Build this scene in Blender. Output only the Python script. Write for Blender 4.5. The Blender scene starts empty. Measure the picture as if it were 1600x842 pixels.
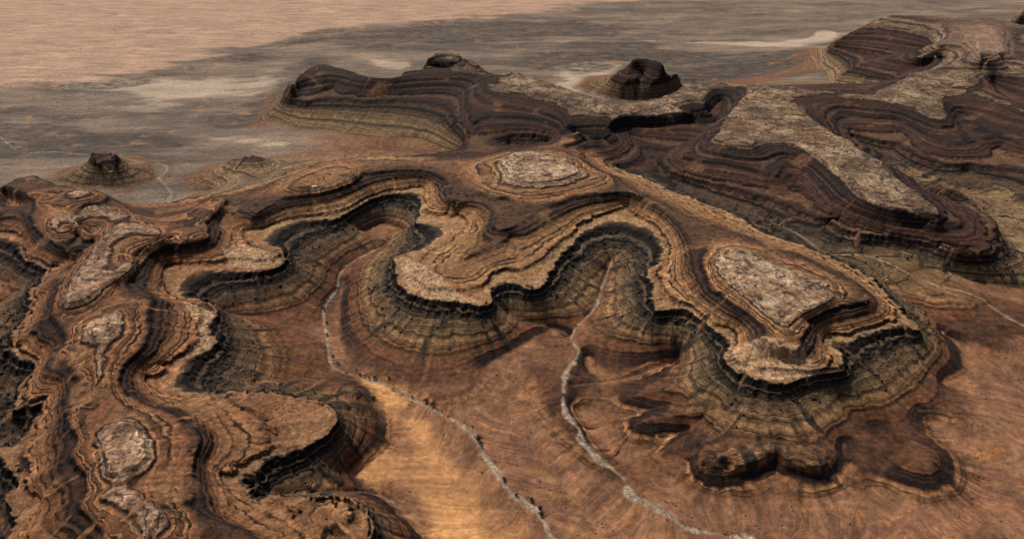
import bpy, math, random
import numpy as np

# ------------------------------------------------------------------ camera, sky, sun, exposure
scene = bpy.context.scene
cam_data = bpy.data.cameras.new('camera')
cam = bpy.data.objects.new('camera', cam_data)
scene.collection.objects.link(cam)
scene.camera = cam
cam.location = (0.0, 0.0, 400.0)
cam.rotation_euler = (math.radians(90.0 - 28.0), 0.0, 0.0)
cam_data.sensor_width = 36.0
cam_data.lens = 36.0 * 1256.0 / 1600.0
cam_data.clip_start = 1.0
cam_data.clip_end = 80000.0

SUN_ELEV, SUN_AZ = math.radians(55.0), math.radians(-35.0)   # azimuth from +Y towards +X
world = bpy.data.worlds.new('World')
scene.world = world
world.use_nodes = True
wn = world.node_tree.nodes
sky = wn.new('ShaderNodeTexSky')
sky.sky_type = 'NISHITA'
sky.sun_disc = False
sky.sun_elevation = SUN_ELEV
sky.sun_rotation = SUN_AZ
sky.air_density = 1.0
sky.dust_density = 4.0
bg = wn['Background']
bg.inputs['Strength'].default_value = 0.07
world.node_tree.links.new(sky.outputs['Color'], bg.inputs['Color'])
sun_data = bpy.data.lights.new('sun', 'SUN')
sun_data.energy = 3.6
sun_data.angle = math.radians(4.0)
sun_data.color = (1.0, 0.93, 0.84)
sun = bpy.data.objects.new('sun', sun_data)
scene.collection.objects.link(sun)
sun.rotation_euler = (math.radians(90.0) - SUN_ELEV, 0.0, math.pi - SUN_AZ)
sun.location = (0, 0, 900)
scene.view_settings.view_transform = 'Standard'
scene.view_settings.look = 'None'
scene.view_settings.gamma = 1.0
scene.view_settings.use_curve_mapping = False
scene.view_settings.exposure = 0.2

# ------------------------------------------------------------------ survey data: contour lines in metres (x, y, z)
CONTOURS = [
    ('rim_main', [(-83.7,338.5,43),(-84.6,351,43),(-92.4,363.6,43),(-109.6,370.6,43),(-118.6,368,43),(-124.4,358.3,43),(-133.5,370.2,43),(-157.5,370.2,43),(-179.4,381.5,43),(-185.4,390.2,43),(-179.2,396.9,43),(-167.1,404.3,43),(-153,415.7,43),(-137.2,422.2,43),(-126.8,431.6,43),(-123.3,445.6,43),(-126.5,457.2,43),(-135.1,463.1,43),(-157.5,470.8,43),(-187.1,475.4,43),(-222.2,475.4,43),(-245,475.4,43),(-265.2,483.3,43),(-275.8,496.4,43),(-275,503.1,43),(-258.2,522.2,43),(-246.9,536.9,43),(-240,544.4,43),(-255.6,569.1,43),(-256.1,595,43),(-273.9,609.5,43),(-290.2,613.2,43),(-310.5,632.3,43),(-321,652.3,43),(-328.7,677.6,43),(-305.8,678.9,43),(-268.9,677.6,43),(-241.5,669,43),(-225.7,677.6,43),(-220.9,690.9,43),(-232.4,711.5,43),(-247,718.6,43),(-265.6,735.6,43),(-275.1,753.3,43),(-266.9,759.5,43),(-255.3,765.8,43),(-239.7,784.1,43),(-207,790.7,43),(-188.4,789.6,43),(-180,806.5,43),(-167.3,828.2,43),(-159.4,846.5,43),(-138.5,862.3,43),(-119.9,872,43),(-102.8,875.2,43),(-99.9,849.6,43),(-99.8,807.7,43),(-100.8,777,43),(-78.4,787.9,43),(-63.3,802,43),(-49.1,774.3,43),(-53.6,753.3,43),(-75.4,723.4,43),(-96.7,703.6,43),(-108.8,699.9,43),(-113.1,693.1,43),(-107.5,664.8,43),(-99.3,638.2,43),(-80.1,620.7,43),(-47.4,612.4,43),(-21.1,607.6,43),(-19,640.2,43),(-8.6,664.8,43),(0,650.2,43),(19.3,634.2,43),(29.2,644.2,43),(36.4,675.5,43),(55.5,723.4,43),(76,766.3,43),(98.8,793.5,43),(127,816.4,43),(134.1,790.7,43),(149.7,766.3,43),(154.3,733.2,43),(152.5,697.6,43),(141.9,677.6,43),(131.8,664.8,43),(131.9,640.2,43),(130.5,613.2,43),(123.6,596.8,43),(141,604,43),(155.9,595,43),(165,577.6,43),(168,569.5,43),(179.4,565.4,43),(182.9,559.7,43),(178.8,544.5,43),(172.8,533.8,43),(167.7,522.2,43),(172.9,506.5,43),(192,493.1,43),(202.7,489.8,43),(219.8,500.7,43),(238.3,505.8,43),(253.1,508.2,43),(249,522.2,43),(250.2,540.6,43),(257.6,554,43),(272.4,552.9,43),(292.9,561.9,43),(312.1,572,43),(333.1,575.3,43),(337.2,565.9,43),(338.1,574.2,43),(333.7,593.2,43),(332.6,626.5,43),(331.3,652.3,43),(313.2,684.2,43),(294.8,709.2,43),(261.6,740.6,43),(245.8,766.3,43),(230.5,796.3,43),(205.9,834.3,43),(183.9,859.1,43),(164.3,891.9,43)]),
    ('ledge_c1', [(-306.1,790.2,58),(-300.8,804.1,58),(-282.6,786.8,58),(-266.4,765.5,58),(-258.3,784.9,58),(-242.9,805,58),(-210.8,816.9,58),(-190.3,832.2,58),(-175.7,857.7,58),(-175.8,876.2,58),(-140.8,887.9,58),(-105.8,887.9,58),(-81.7,867.5,58),(-66.8,835.3,58),(-69.2,811,58),(-61.5,799.2,58),(-46.9,806.8,58),(-33.4,816.9,58)]),
    ('ledge_c2', [(-33.4,816.9,58),(-21.2,793.4,58),(-8.8,805,58),(-5.2,793.4,58),(-16,757.5,58),(-17.8,734.1,58),(-11.3,726.6,58),(0,732.6,58),(29,773.7,58),(69.2,805,58),(105.4,820,58),(128.8,820,58),(154.6,790.6,58),(168.1,752.2,58),(173.4,711.9,58),(171.8,653.3,58),(171,613.3,58),(179,583.9,58),(191.6,563.2,58),(198,545.2,58),(198.1,536.9,58),(194.3,527.7,58),(202.4,523.8,58),(207.7,518.4,58),(215,513.1,58),(222.7,517.9,58),(227,532.6,58),(239,546,58),(236.6,550.1,58),(257.5,565.9,58),(284.9,578.6,58),(304.4,587.4,58),(303.2,607.6,58),(292.8,624.9,58),(281.5,647.1,58),(261.6,677.1,58),(245.4,690.7,58),(228.6,707.1,58),(211.2,721.6,58),(184,744.4,58),(174.4,762.8,58)]),
    ('tongue', [(0,723.6,50),(0,690.7,50),(-16.8,677.3,50),(-47.5,649.7,50),(-59.3,651.7,50),(-64.4,662.2,50),(-53.6,686.2,50),(-38.5,714,50),(-29.4,759.1,50)]),
    ('tongue_top', [(-4.8,715.4,54),(-25.3,696.5,54),(-44.7,674,54)]),
    ('cap_c_back', [(88,955.5,56),(73.1,972.1,56),(40.7,974.5,56),(0,964.9,56),(-24,955.5,56)]),
    ('cap_l6', [(-239.7,823.8,64),(-228.9,849.1,64),(-198.5,879.1,64),(-178.3,862.2,64),(-198.7,830,64),(-222.6,820.7,64),(-239.7,823.8,64)]),
    ('back_c', [(-62.2,914.5,60),(-87.7,913,60),(-144.1,914.5,60),(-180.3,916.7,60),(-202.2,924,60),(-228.8,904.3,60),(-247.9,875,60),(-261.6,853.1,60),(-269.6,828.3,60),(-281.1,806.5,60)]),
    ('saddle_rc', [(156.5,874.2,50),(138.9,882.2,50)]),
    ('back_cr', [(142.4,900.5,46),(127.5,904.7,46),(112.7,932.6,46),(97.8,971.4,46)]),
    ('crest_r58', [(-320.6,688.4,58),(-304.2,700,58),(-300.7,726.6,58),(-308.5,747,58),(-305.9,790.6,58)]),
    ('crest_r50', [(-327.5,686.2,50),(-304.6,690.7,50),(-284.4,704.5,50),(-284.6,728.5,50),(-301.8,759.1,50),(-306.4,780.7,50)]),
    ('l2_right', [(-321.4,605.7,58),(-311.1,598.3,58),(-300.9,583.9,58),(-293.2,553.3,58),(-292.8,555.9,58),(-281.7,517.9,58),(-285.6,491.8,58),(-276.9,469.2,58),(-254.1,449.5,58),(-222.7,432.4,58),(-203.1,410.9,58),(-199.4,388.5,58),(-187.6,352.5,58),(-166.3,338.2,58),(-150.6,330.3,58),(-142.3,324.2,58)]),
    ('l_rimleft', [(-347.4,415.7,43),(-324.6,405.5,43),(-308.9,387.3,43),(-309.9,381.5,43),(-288.2,368,43),(-286.9,359.3,43),(-288,338.5,43)]),
    ('w58', [(-541.4,757.5,58),(-572.6,844.8,58),(-554.4,829.1,58),(-519.5,803.3,58),(-504,780.4,58),(-501.6,760.2,58),(-494.1,747,58),(-462.9,711.9,58),(-426.6,684.8,58),(-408.2,675.8,58),(-403.5,683,58),(-408.9,707.1,58),(-435.5,734.1,58),(-449.6,762.8,58),(-451.5,782.1,58),(-436.5,787.7,58),(-405.3,778.2,58)]),
    ('w_gul', [(-417.9,701.7,56),(-438.9,725.9,56)]),
    ('w_back', [(-584.4,830.9,56),(-577.2,843.4,56),(-571.4,872.6,56),(-561.2,881.4,56),(-547.8,874.6,56),(-518.1,854.9,56),(-472,839,56),(-448.4,823.5,56),(-418.7,798.1,56),(-388.5,768.9,56),(-359.7,763.5,56),(-342.4,777.2,56),(-327.8,814.5,56),(-309.1,814.5,56)]),
    ('w_amph', [(-595.6,843.4,43),(-574.9,832.4,43),(-554.9,826.4,43),(-533.6,806.5,43)]),
    ('river_one', [(-137.7,775,16),(-152.4,759.3,15.4),(-168.9,737.3,14.7),(-174.3,713.1,14.3),(-171.3,687.5,13.8),(-176,663.5,13.3),(-175.5,640.6,12.9),(-166.1,608.5,12.3),(-158.4,578.7,11.6),(-150.6,558.3,11.2),(-135.5,549,10.6),(-115.9,541.9,9.9),(-98.8,532.2,9.2),(-81.8,519.5,8.5),(-60.1,504.3,7.6),(-39.2,488.2,6.6),(-24.9,471.9,5.9),(-21.1,458,5.4),(-11.4,438.5,4.7),(-4.5,423,4.1),(6.6,411.3,3.4),(17.2,400.1,2.8),(23.1,386.4,2.2),(25.7,377.5,1.8),(28.1,358.3,1)]),
    ('river_two', [(101,726.2,22),(86.3,675.5,20.6),(77.1,641,19.5),(57.1,609.8,18.1),(51.9,590,17.4),(57.6,575.9,16.8),(53.9,562.2,16.3),(44.8,544.8,15.5),(40.3,512,14.1),(41.7,493,13.3),(50.3,475.2,12.2),(51.7,461.5,11.5),(63.9,442.4,10.1),(78.2,427.6,8.7),(80.8,412.9,7.8),(90.6,404.8,6.8),(102.4,397.1,5.7),(115,384.4,4.3),(129.4,382.7,3.1),(143.4,379.5,2),(163.7,369.6,0)]),
    ('river_three', [(-159.7,387.5,33),(-144.6,390.6,29),(-125.6,395.8,24),(-111,403.9,18),(-99.3,408.6,13),(-86.7,408.6,9),(-76.6,402.9,7),(-63.2,389.3,5),(-47.4,375.4,4),(-36.2,361.6,3)]),
    ('river_four', [(281.6,806.8,34),(298.9,782.4,33),(309,760.3,33),(318.2,728.1,32),(357.4,727.7,30),(377.3,711.9,28),(403,682.1,24),(437.2,662.3,21),(448.1,636.2,19),(460.9,615.4,16),(484,595.3,14)]),
    ('river_five', [(-540.6,1049.8,18),(-500.2,1035.3,15.6),(-472.5,1030.2,13.8),(-461.2,1009.4,13.3),(-463.7,983,12.1),(-462.2,984.3,12),(-429.3,940,10.2),(-427.7,921.1,9.5),(-413.6,907.8,8.7),(-401.5,891.9,8)]),
    ('river_six', [(314,497.5,14),(326,497.1,13.1),(340.5,493.2,11.9),(362.7,492.8,10.2),(389.1,483.3,7.8),(408.2,476.4,6)]),
    ('river_seven', [(-5.8,625.5,22),(2.9,620.7,20.2),(23.1,616,16.3),(40.4,615.9,13),(53,603.6,10)]),
    ('river_eight', [(-778.7,1174.5,5),(-733.4,1127.2,4.6),(-705.9,1105,4.4),(-665.3,1109.4,3.8),(-608.6,1099.9,3)]),
    ('river_nine', [(48.4,530.5,12),(70,536.1,10.6),(96.8,545.7,8.8),(118.3,558.8,7.5),(142.9,572.4,6)]),
    ('floor_a1', [(-169.7,802.8,18),(-145,828.1,18),(-113.1,802.8,18)]),
    ('floor_tan', [(-261,626.6,20),(-232.7,624,17.5),(-201.8,615.2,14.8),(-169.7,598.4,12)]),
    ('mound', [(-149.5,508.1,22),(-130.8,514.8,22),(-119.6,508.1,22)]),
    ('floor_sand', [(-102.1,517.3,7),(-66.8,469.2,5.1),(-45.5,436.3,3.7),(-26.1,406.5,2.3),(-12.5,378.2,1)]),
    ('floor_mid', [(-5.3,540.1,6),(0,492,4.8),(23.2,450.2,3.2),(43.9,413.2,1.6),(62.4,379.2,0)]),
    ('floor_r', [(418.2,574.3,8),(396.1,504.5,7.4),(361.1,432.9,6.7),(317.8,385.4,6.1),(266.8,374.1,5.4),(186,377.5,4)]),
    ('floor_far_right', [(474.3,540.1,6),(409,436,4)]),
    ('toe_s', [(-170,705.6,11),(-163.7,655.4,11),(-148.4,589.7,11),(-122.6,551.1,11),(-93.9,535,11),(-56,517.8,11),(-33.6,528,11),(-20.5,560.4,11),(0,581.7,11),(28.7,608.3,11)]),
    ('toe_l2', [(-110.1,520.5,9),(-96.8,498.4,9),(-88.4,471.8,9),(-96.1,449.1,9),(-113.9,427.2,9)]),
    ('toe_r', [(63.1,572.9,9),(66.5,549.4,9)]),
    ('toe_r3', [(350.4,536,9),(380.3,554,9),(391.5,587.6,9),(386.9,613.6,9)]),
    ('hill2_12', [(134.6,453.9,12),(127,443.6,12),(127.9,432.3,12),(135.6,428.4,12),(155.7,424.6,12),(174.6,430.4,12),(185.1,437.6,12),(190.2,430.4,12),(200,425.9,12),(216.9,422.1,12),(232.2,436.3,12),(243,461,12)]),
    ('hill2_95', [(123.3,441.7,9.5),(124.9,424.8,9.5),(142.8,413.5,9.5),(164.3,417.2,9.5),(183.7,431.2,9.5),(190.7,420.4,9.5),(204.4,413.5,9.5),(226.9,420.4,9.5),(240.3,439.7,9.5)]),
    ('hill2_toe', [(109.3,424.7,5.5),(117.5,409.2,5.5),(137.6,402.1,5.5),(171.1,398.5,5.5),(211.2,403.2,5.5),(235.1,415.3,5.5)]),
    ('hill2_l', [(87.2,443.7,6),(106.6,452.3,10.4),(121.4,459,13.7),(141.3,478.7,18.5),(156.2,493.6,22)]),
    ('hill2_r', [(235.7,405.7,6),(245.8,428.7,10.6),(250.9,456.5,15.7),(251.9,480.5,20.1),(251,503,24)]),
    ('rt22', [(148,479.3,24),(163.6,465.2,24),(189.6,459.4,24),(217.4,465.2,24),(236.4,479.3,24)]),
    ('hill1_toe', [(52.9,506.9,5.5),(60.6,479.7,5.5),(70.8,461.5,5.5),(88.7,454.5,5.5),(103.8,461.5,5.5)]),
    ('hill3_toe', [(253,415.8,5),(257.6,400.8,5),(271.4,393.3,5),(292.6,393.3,5),(321.8,412.8,5),(338.3,444.8,5),(329.5,469.3,5),(320.7,491.7,5)]),
    ('rtalus', [(189.8,478.7,31),(210,481.8,31),(234.8,497.9,31)]),
    ('hill_e2', [(325.2,712.9,34),(339.1,699.2,34),(341.3,673,34)]),
    ('floor_ne2', [(369.4,742.8,31),(405.9,713.8,26.3),(459.2,689.7,20.1),(497.3,680.1,16)]),
    ('e1_base', [(-616.7,984.2,12),(-590.8,971.5,12),(-543.8,953.4,12),(-484.1,953.4,12),(-463.5,980.5,12),(-486.3,1031.2,12),(-523.5,1069,12),(-561.7,1095.5,12)]),
    ('e2_top', [(-368.3,994.8,36),(-351.3,1002.9,36),(-326.7,994.8,36)]),
    ('e2_base', [(-450.6,993.1,10),(-427.3,952.6,10),(-378.9,945.5,10)]),
    ('e2_back', [(-471.5,1047.5,8),(-451.1,1072.9,8),(-422.5,1077.3,8)]),
    ('e2_r', [(-312.1,911.2,26),(-309.5,944.9,26),(-299.7,985.3,26),(-272.8,1013.9,26)]),
    ('e_floor', [(-496.6,930.6,9),(-464.4,917,9),(-440.7,897.3,9)]),
    ('f_back', [(-322.7,1703.5,6),(-238.5,1675.1,6),(-145.4,1859.3,6),(-27.7,1762.9,6)]),
    ('h_neck2', [(86.3,1040.8,44),(92.2,1006.7,44)]),
    ('h_canyon', [(334.5,1168.3,58),(262.6,1061.7,49),(207.8,1010.3,41.2),(179.7,989.6,37)]),
    ('h_canyon2', [(164.3,1064.5,42),(176.6,988.4,38.9),(183.9,947.4,37)]),
    ('h_canyon3', [(178.7,966,38),(178.8,916,37.5),(201.4,883.9,36.7),(240.2,833.9,35.4),(279.5,799.4,34)]),
    ('h_cfoot', [(133.6,950.9,38),(157.3,928.9,38)]),
    ('h_pocket', [(0,1054.9,30),(26.1,1046.2,30),(49.7,1054.9,30)]),
    ('n1_tip', [(423.1,729.8,47),(445.3,701.2,47),(470.9,710.6,47),(472.5,729.8,47)]),
    ('n1_e', [(521.4,729.3,28),(525,769.1,28),(530.2,795.8,28)]),
    ('f_rim', [(-346.8,1250.9,64.5),(-345.7,1296.3,64.5),(-342,1349,64.5),(-325.5,1381.2,64.5),(-303.8,1363.5,64.5),(-270.4,1337.6,64.5),(-235,1293.6,64.5),(-199.7,1287,64.5),(-168,1309.8,64.5),(-142.1,1330.5,64.5),(-107.6,1340.4,64.5),(-69.2,1354.7,64.5),(-47.3,1344.7,64.5),(-37.4,1303,64.5),(-33.7,1220.2,64.5),(-17,1196.5,64.5),(0,1196.5,64.5),(31.6,1171.4,64.5),(61.9,1146.1,64.5),(76.2,1099.3,64.5),(77,1051,64.5)]),
    ('f_horn', [(-144.5,1362.4,78),(-119,1430.1,78),(-92.8,1397.9,78),(-57,1325.6,78)]),
    ('f_hornb', [(-180.6,1328.8,66),(-158,1348.7,66),(-123.9,1367.6,66),(-88.2,1375,66)]),
    ('g_top', [(209.3,1405.9,66),(225.3,1424.7,66),(240.3,1420,66),(261,1369.5,66)]),
    ('g_40', [(173.9,1394,40),(187.6,1360.1,40),(208.3,1368.4,40),(229.1,1398.4,40),(239.3,1355.9,40),(270.8,1381.1,40),(295.4,1424.9,40)]),
    ('g_foot', [(112.2,1420,8),(135.6,1399.3,8),(166.1,1367.2,8),(218.8,1347.8,8),(272.7,1375.1,8),(327.3,1454.3,8),(340.3,1551.6,8)]),
    ('g_back', [(127.7,1520.9,6),(180.1,1620.7,6),(251.9,1781.5,6),(332.8,1762.9,6),(366.7,1620.7,6)]),
    ('h_back', [(0,1320.6,67),(66.1,1237.9,67),(119.5,1168.3,67),(169.7,1143,67),(205.8,1157.2,67),(248.3,1202.8,67),(277.7,1254.2,67),(305.9,1245.4,67),(365.7,1245.4,67),(398.9,1241.6,67),(413.4,1223.1,67),(442.1,1220.7,67)]),
    ('h_top', [(19.7,1228,69),(69.2,1169.1,69),(118.8,1094.5,69),(169,1115,69),(235,1146.9,69),(276.7,1169.1,69)]),
    ('h_rim', [(80,1002.8,66.2),(118.1,1025.6,66.2),(139.1,1062.5,66.2),(165.5,1086.8,66.2),(187.7,1076.9,66.2),(220.4,1096.7,66.2),(268.7,1106.8,66.2),(279.9,1145.7,66.2),(302.5,1214,66.2),(332.8,1232.2,66.2),(360.3,1223.7,66.2)]),
    ('h_48', [(92,1006.2,50),(119.6,1031.9,50),(146.6,1067.9,50),(171.3,1077.3,50),(206.7,1077.3,50),(251.8,1096.4,50),(280.2,1131.3,50),(317.8,1201.3,50)]),
    ('h_neck', [(78.8,1025.2,64),(68.8,997.2,61.8),(62.1,973.4,60)]),
    ('n1_caprim', [(254.5,972.2,67),(275.8,960,67),(295.2,950.4,67),(312,990.9,67),(344.1,1016.9,67),(359.3,984.6,67),(368.1,913.8,67),(375.8,841.3,67),(370.7,804,67),(382.6,769.4,67),(405.4,753,67),(433.6,743.4,67)]),
    ('n1_capback', [(433.6,743.4,67),(434.5,804,67),(430.5,861,67),(428.3,930.6,67),(409.7,1037.2,67),(400.5,1117.8,67),(397.9,1154.8,67)]),
    ('n1_capw', [(254.5,972.2,67),(283.8,1037.2,67),(320.9,1117.8,67),(351.6,1174.9,67),(387.5,1200.9,67),(409.1,1192.1,67)]),
    ('n1_48', [(215.1,949.4,54),(236.6,938,54),(272,921.3,54),(301,899.8,54),(313.1,889.4,54),(330.5,938,54),(343.1,938,54),(352.6,894.6,54),(355.1,826.2,54),(363.2,790.9,54),(390.7,757.9,54),(425,746.1,54),(457.7,746.1,54)]),
    ('n1_36', [(198.3,928.7,45),(230,902,45),(264.6,886.7,45),(296.8,866.8,45),(312.9,852.4,45),(332,896.9,45),(340.2,886.7,45),(340.5,820.3,45),(346.5,777.6,45),(379.4,749.9,45),(422,734.7,45),(451.8,716.5,45),(484.9,731,45)]),
    ('n1_foot', [(194.6,924.9,36),(233.7,878.9,36),(269.1,841.1,36),(299.5,797.3,36),(312.5,772.9,36),(327.4,776.9,36),(345.4,789,36),(358.6,768.9,36),(394,740.5,36),(420.8,727.3,36),(446.1,713.1,36),(465.8,695.9,36),(504.2,720.2,36)]),
    ('n1_b1', [(468.9,754.4,52),(471.5,786.9,52),(469.2,849.7,52),(466.6,921.2,52)]),
    ('n1_b2', [(501.1,760.1,42),(515.1,780.1,42),(515,827.2,42),(507,894.2,42)]),
    ('n2_cap', [(576.9,1191.9,69.5),(644,1233.6,69.5),(722.2,1291.8,69.5),(739.7,1285.8,69.5)]),
    ('k_left', [(787.5,1729.6,82),(756.8,1727.6,72),(706.8,1676.3,64),(653.9,1632.8,54),(627.9,1602.8,48)]),
    ('k_rim', [(787.5,1729.6,82),(861.2,1715.7,82),(896.4,1681.6,82),(862.9,1604.7,82),(798.2,1500.7,82),(743.1,1422.8,82)]),
    ('k_spur', [(747.8,1431.8,80),(724.3,1421.9,70),(706.1,1427.4,62)]),
    ('k_bowl', [(728.5,1662,58),(764.9,1631.7,58),(792.9,1581.5,60),(795.4,1531.6,66)]),
    ('k_cliff', [(625.5,1595,46),(648,1567.6,46),(664.5,1530.5,46),(702.6,1520.2,46),(747.6,1540.9,46),(785.1,1556.8,46)]),
    ('k_foot', [(634.2,1622.8,31),(657.2,1584.6,31),(678.4,1558.4,31),(713.1,1537.9,31)]),
    ('k2', [(577.2,1418.4,28),(603.2,1442,38),(635.8,1456.2,46),(692,1457.6,56),(738.7,1438.1,64),(772.9,1443.6,74),(788.3,1430.8,78),(772.4,1382.8,78),(730,1332.8,76),(672.9,1298.3,72),(628.7,1265.9,68),(586.4,1224.4,66)]),
    ('k2_in', [(615.9,1413.9,36),(653.7,1399.3,42),(707.8,1411.1,48),(761.4,1432.6,54)]),
    ('k2_foot', [(587.7,1504.1,20),(573.7,1414,20),(600.8,1380.6,20),(636.4,1372.5,20)]),
    ('k_toe', [(632.7,1691.5,18),(598.8,1571.4,18)]),
    ('k_back', [(920.7,1701.9,82),(982.9,1695.1,82),(993.3,1642.4,82),(1019.2,1556.9,82)]),
    ('k_cap', [(905.8,1576.4,90),(871.9,1462.9,90),(804.1,1340.3,90),(766.1,1317.9,90),(819.7,1436.8,90),(905.8,1576.4,90)]),
    ('k_edge', [(980.4,1576.5,78),(895.2,1440.7,78),(853.5,1346.4,78),(893.8,1324.6,78)]),
    ('k_horn', [(1021,1671.2,94),(1073.9,1742,94),(1122,1771.9,94)]),
    ('k_far', [(697.4,1915.9,4),(785,2053.9,4),(907.4,2211.1,4),(1044.1,2323,4),(1202.1,2356.9,4),(1313.3,2339.9,4),(1343.1,2306.4,4)]),
    ('e1_cap', [(-546.8,1001.4,40),(-538.6,1011.3,40),(-515.4,993.3,40),(-508.1,973.5,40),(-522,968.1,40),(-539.2,979,40),(-546.8,1001.4,40)]),
    ('e1_rib', [(-507.3,1010.7,20),(-487,1000.1,15)]),
    ('f_headbowl', [(-330.6,1282.8,49),(-310.6,1286.8,50),(-295.7,1291.2,53)]),
    ('f_mid', [(-281.5,1299.4,55),(-246.2,1276.1,55),(-204.1,1268.5,55),(-154.7,1283.8,55),(-103.7,1291.6,55),(-69.8,1276.1,55),(-69.2,1182.8,55),(-53.7,1089,55)]),
    ('f_toe2', [(-380.9,1115.7,13),(-328.2,1090.9,13),(-252.1,1075,13),(-180.8,1080.2,13),(-107.4,1067.1,13)]),
    ('f_toe4', [(-408.5,1177.2,12),(-400.6,1293.4,12),(-406.9,1401.4,12)]),
    ('cap_c', [(-9.8,895.8,68),(0,915.5,68),(30.9,922.2,68),(61.3,913.2,68),(70.9,874.7,68),(65.2,854.4,68),(28.3,831.1,68),(2.2,850.5,68),(-9.8,895.8,68)]),
    ('cap_c_ring', [(-26.1,881.6,63),(-21.3,832.2,63),(0,813.7,63),(34.8,810.1,63),(74.7,832.2,63),(106.7,867.3,63)]),
    ('cap_c_in', [(7.4,880.9,68.8),(51.8,876.7,68.8)]),
    ('cap_p1', [(-392.4,707.3,67),(-381.8,716.8,67),(-360.3,713.6,67),(-333.9,693.5,67),(-338.5,678.7,67),(-345,660.1,67),(-337.8,627.9,67),(-342.2,610.2,67),(-349.7,592.8,67),(-352.9,575.4,67),(-363.1,563.1,67),(-366.8,566.8,67),(-375.4,593.4,67),(-380,602.9,67),(-382.5,622.8,67),(-381.4,643.7,67),(-390.7,686,67),(-392.4,707.3,67)]),
    ('p1_low', [(-333.1,684.5,60.5),(-340.8,661.8,60.5),(-336.3,629.7,60.5),(-339.6,614.6,60.5),(-340.4,566.8,60.5),(-347,549,60.5),(-360.2,553.7,60.5),(-370.4,566.8,60.5)]),
    ('p1_left', [(-406.5,686.9,52),(-410.2,672.7,52),(-413.5,650.8,52),(-416.2,619.5,52)]),
    ('p1_l2', [(-408,618.2,50),(-415.9,610.2,45.3),(-424.5,601,40)]),
    ('trough', [(-331.4,707.6,56),(-346,683.8,56),(-345.9,661.2,56),(-338.3,639.8,56),(-334.8,619.4,56)]),
    ('saddle_l', [(-328.8,629.8,53),(-320,632.4,53),(-319.1,642.7,53)]),
    ('spur_l', [(-318.9,563.3,66.2),(-311.7,540.9,66.2),(-307.4,512.5,66.2),(-304.1,490.1,66.2)]),
    ('spur_l2', [(-320.6,553.5,67),(-317.7,530.7,67),(-316.8,513.4,67)]),
    ('spur_l3', [(-337.2,535.4,64),(-319.1,512.2,65)]),
    ('strip70', [(-317.5,566.5,65),(-308.8,540.6,65),(-304.2,511.2,65),(-302.2,488.9,65),(-292.3,465.3,65),(-292.7,456.3,65)]),
    ('strip66', [(-313.1,577.3,63),(-301.2,537,63),(-297.9,504.9,63),(-290.1,475.5,63),(-276.3,450.3,63),(-259.5,433.1,63),(-243.9,423.3,63),(-225.9,402.9,63),(-217.8,379.2,63),(-211.2,356,63),(-199.6,342.4,63)]),
    ('l2_cap1', [(-262.2,399.5,67.2),(-258.4,407.8,67.2),(-250.4,412,67.2),(-242.1,407.8,67.2),(-233.1,389.9,67.2),(-226.9,376,67.2),(-233.8,373,67.2),(-240.4,367.1,67.2),(-248.7,383.6,67.2),(-262.2,399.5,67.2)]),
    ('l2_cap2', [(-236,350.4,67),(-224,349.7,67),(-211.3,345,67),(-198.1,335.8,67),(-198.8,325.6,67),(-196.7,315.6,67)]),
    ('l2_left', [(-303.7,465.9,58),(-304.3,453.5,58),(-302.8,439.5,58),(-305.9,442.4,58),(-296.8,426.1,58),(-295.6,419.1,58),(-287.6,413.9,58),(-280.3,405.5,58),(-280.5,392.6,58),(-272.5,384.8,58),(-261.5,372.8,58),(-256.1,361.3,58),(-256.5,347.5,58),(-243,339.6,58),(-231.6,329.4,58),(-228.3,324.2,58)]),
    ('l2_left2', [(-292.1,437.2,62),(-283.9,417.6,62),(-273.4,402.4,62),(-270.6,389.6,62),(-257.1,374.3,62),(-248.1,357,62),(-246.4,344.8,62),(-232.5,335.6,62),(-221.4,325.5,62)]),
    ('l2_50', [(-272.7,530.8,50),(-271.3,505.7,50),(-277.1,495.8,50),(-273.5,484.3,50),(-260.9,469.5,50),(-243.5,459,50),(-225.3,451.6,50),(-208.3,439.4,50),(-195.8,422,50),(-191.7,405.5,50),(-194.2,394.1,50),(-189,383.2,50),(-179.8,365.6,50),(-172.1,353.4,50),(-155.1,344,50),(-136.9,331.8,50)]),
    ('l2_47', [(-224.2,465.7,47),(-210.3,459.3,47),(-194.8,447.3,47),(-177.1,423.7,47),(-175.4,403.6,47),(-183.4,392.9,47)]),
    ('l2_45', [(-205.6,468.3,45),(-186.8,453.9,45),(-172.7,442.7,45),(-169.3,428,45),(-158.6,415.9,45),(-166.4,408.6,45)]),
    ('l2_46n', [(-176.8,376.9,46),(-162.8,368.2,46),(-154.4,362,46),(-138.4,356,46),(-128.6,347.2,46)]),
    ('spur3', [(-116.9,353,46),(-109.3,359,46),(-99.9,356,46)]),
    ('spine1', [(-367.4,561.1,61),(-372.2,557.3,59),(-385.9,545,53),(-403.8,535.8,45)]),
    ('spine2', [(-317.2,508.1,65),(-335.3,508.4,62),(-345,498.1,58),(-345.5,488.7,55),(-341.8,476.8,50),(-349.1,467.6,46),(-356.1,458.8,43)]),
    ('spine3', [(-304,487.9,65),(-304.9,474.6,61),(-311.3,456.5,57),(-314.7,444.7,54),(-316.4,445.2,50),(-315.8,428.2,44)]),
    ('val1', [(-365.3,538.2,58),(-379.1,535.2,50),(-400,539.4,40),(-415.3,543.9,34)]),
    ('val1b', [(-429.3,604.7,30),(-437.3,591.7,24),(-450.6,584.1,18)]),
    ('val2', [(-363.1,510.3,44),(-374.2,508.4,34),(-388,503.6,26),(-404.1,503.8,20)]),
    ('val3', [(-317.9,475,58),(-328,471.3,50),(-339,469.3,42),(-340.8,454.1,34),(-351.4,448.4,28),(-367.7,446.4,22)]),
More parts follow.
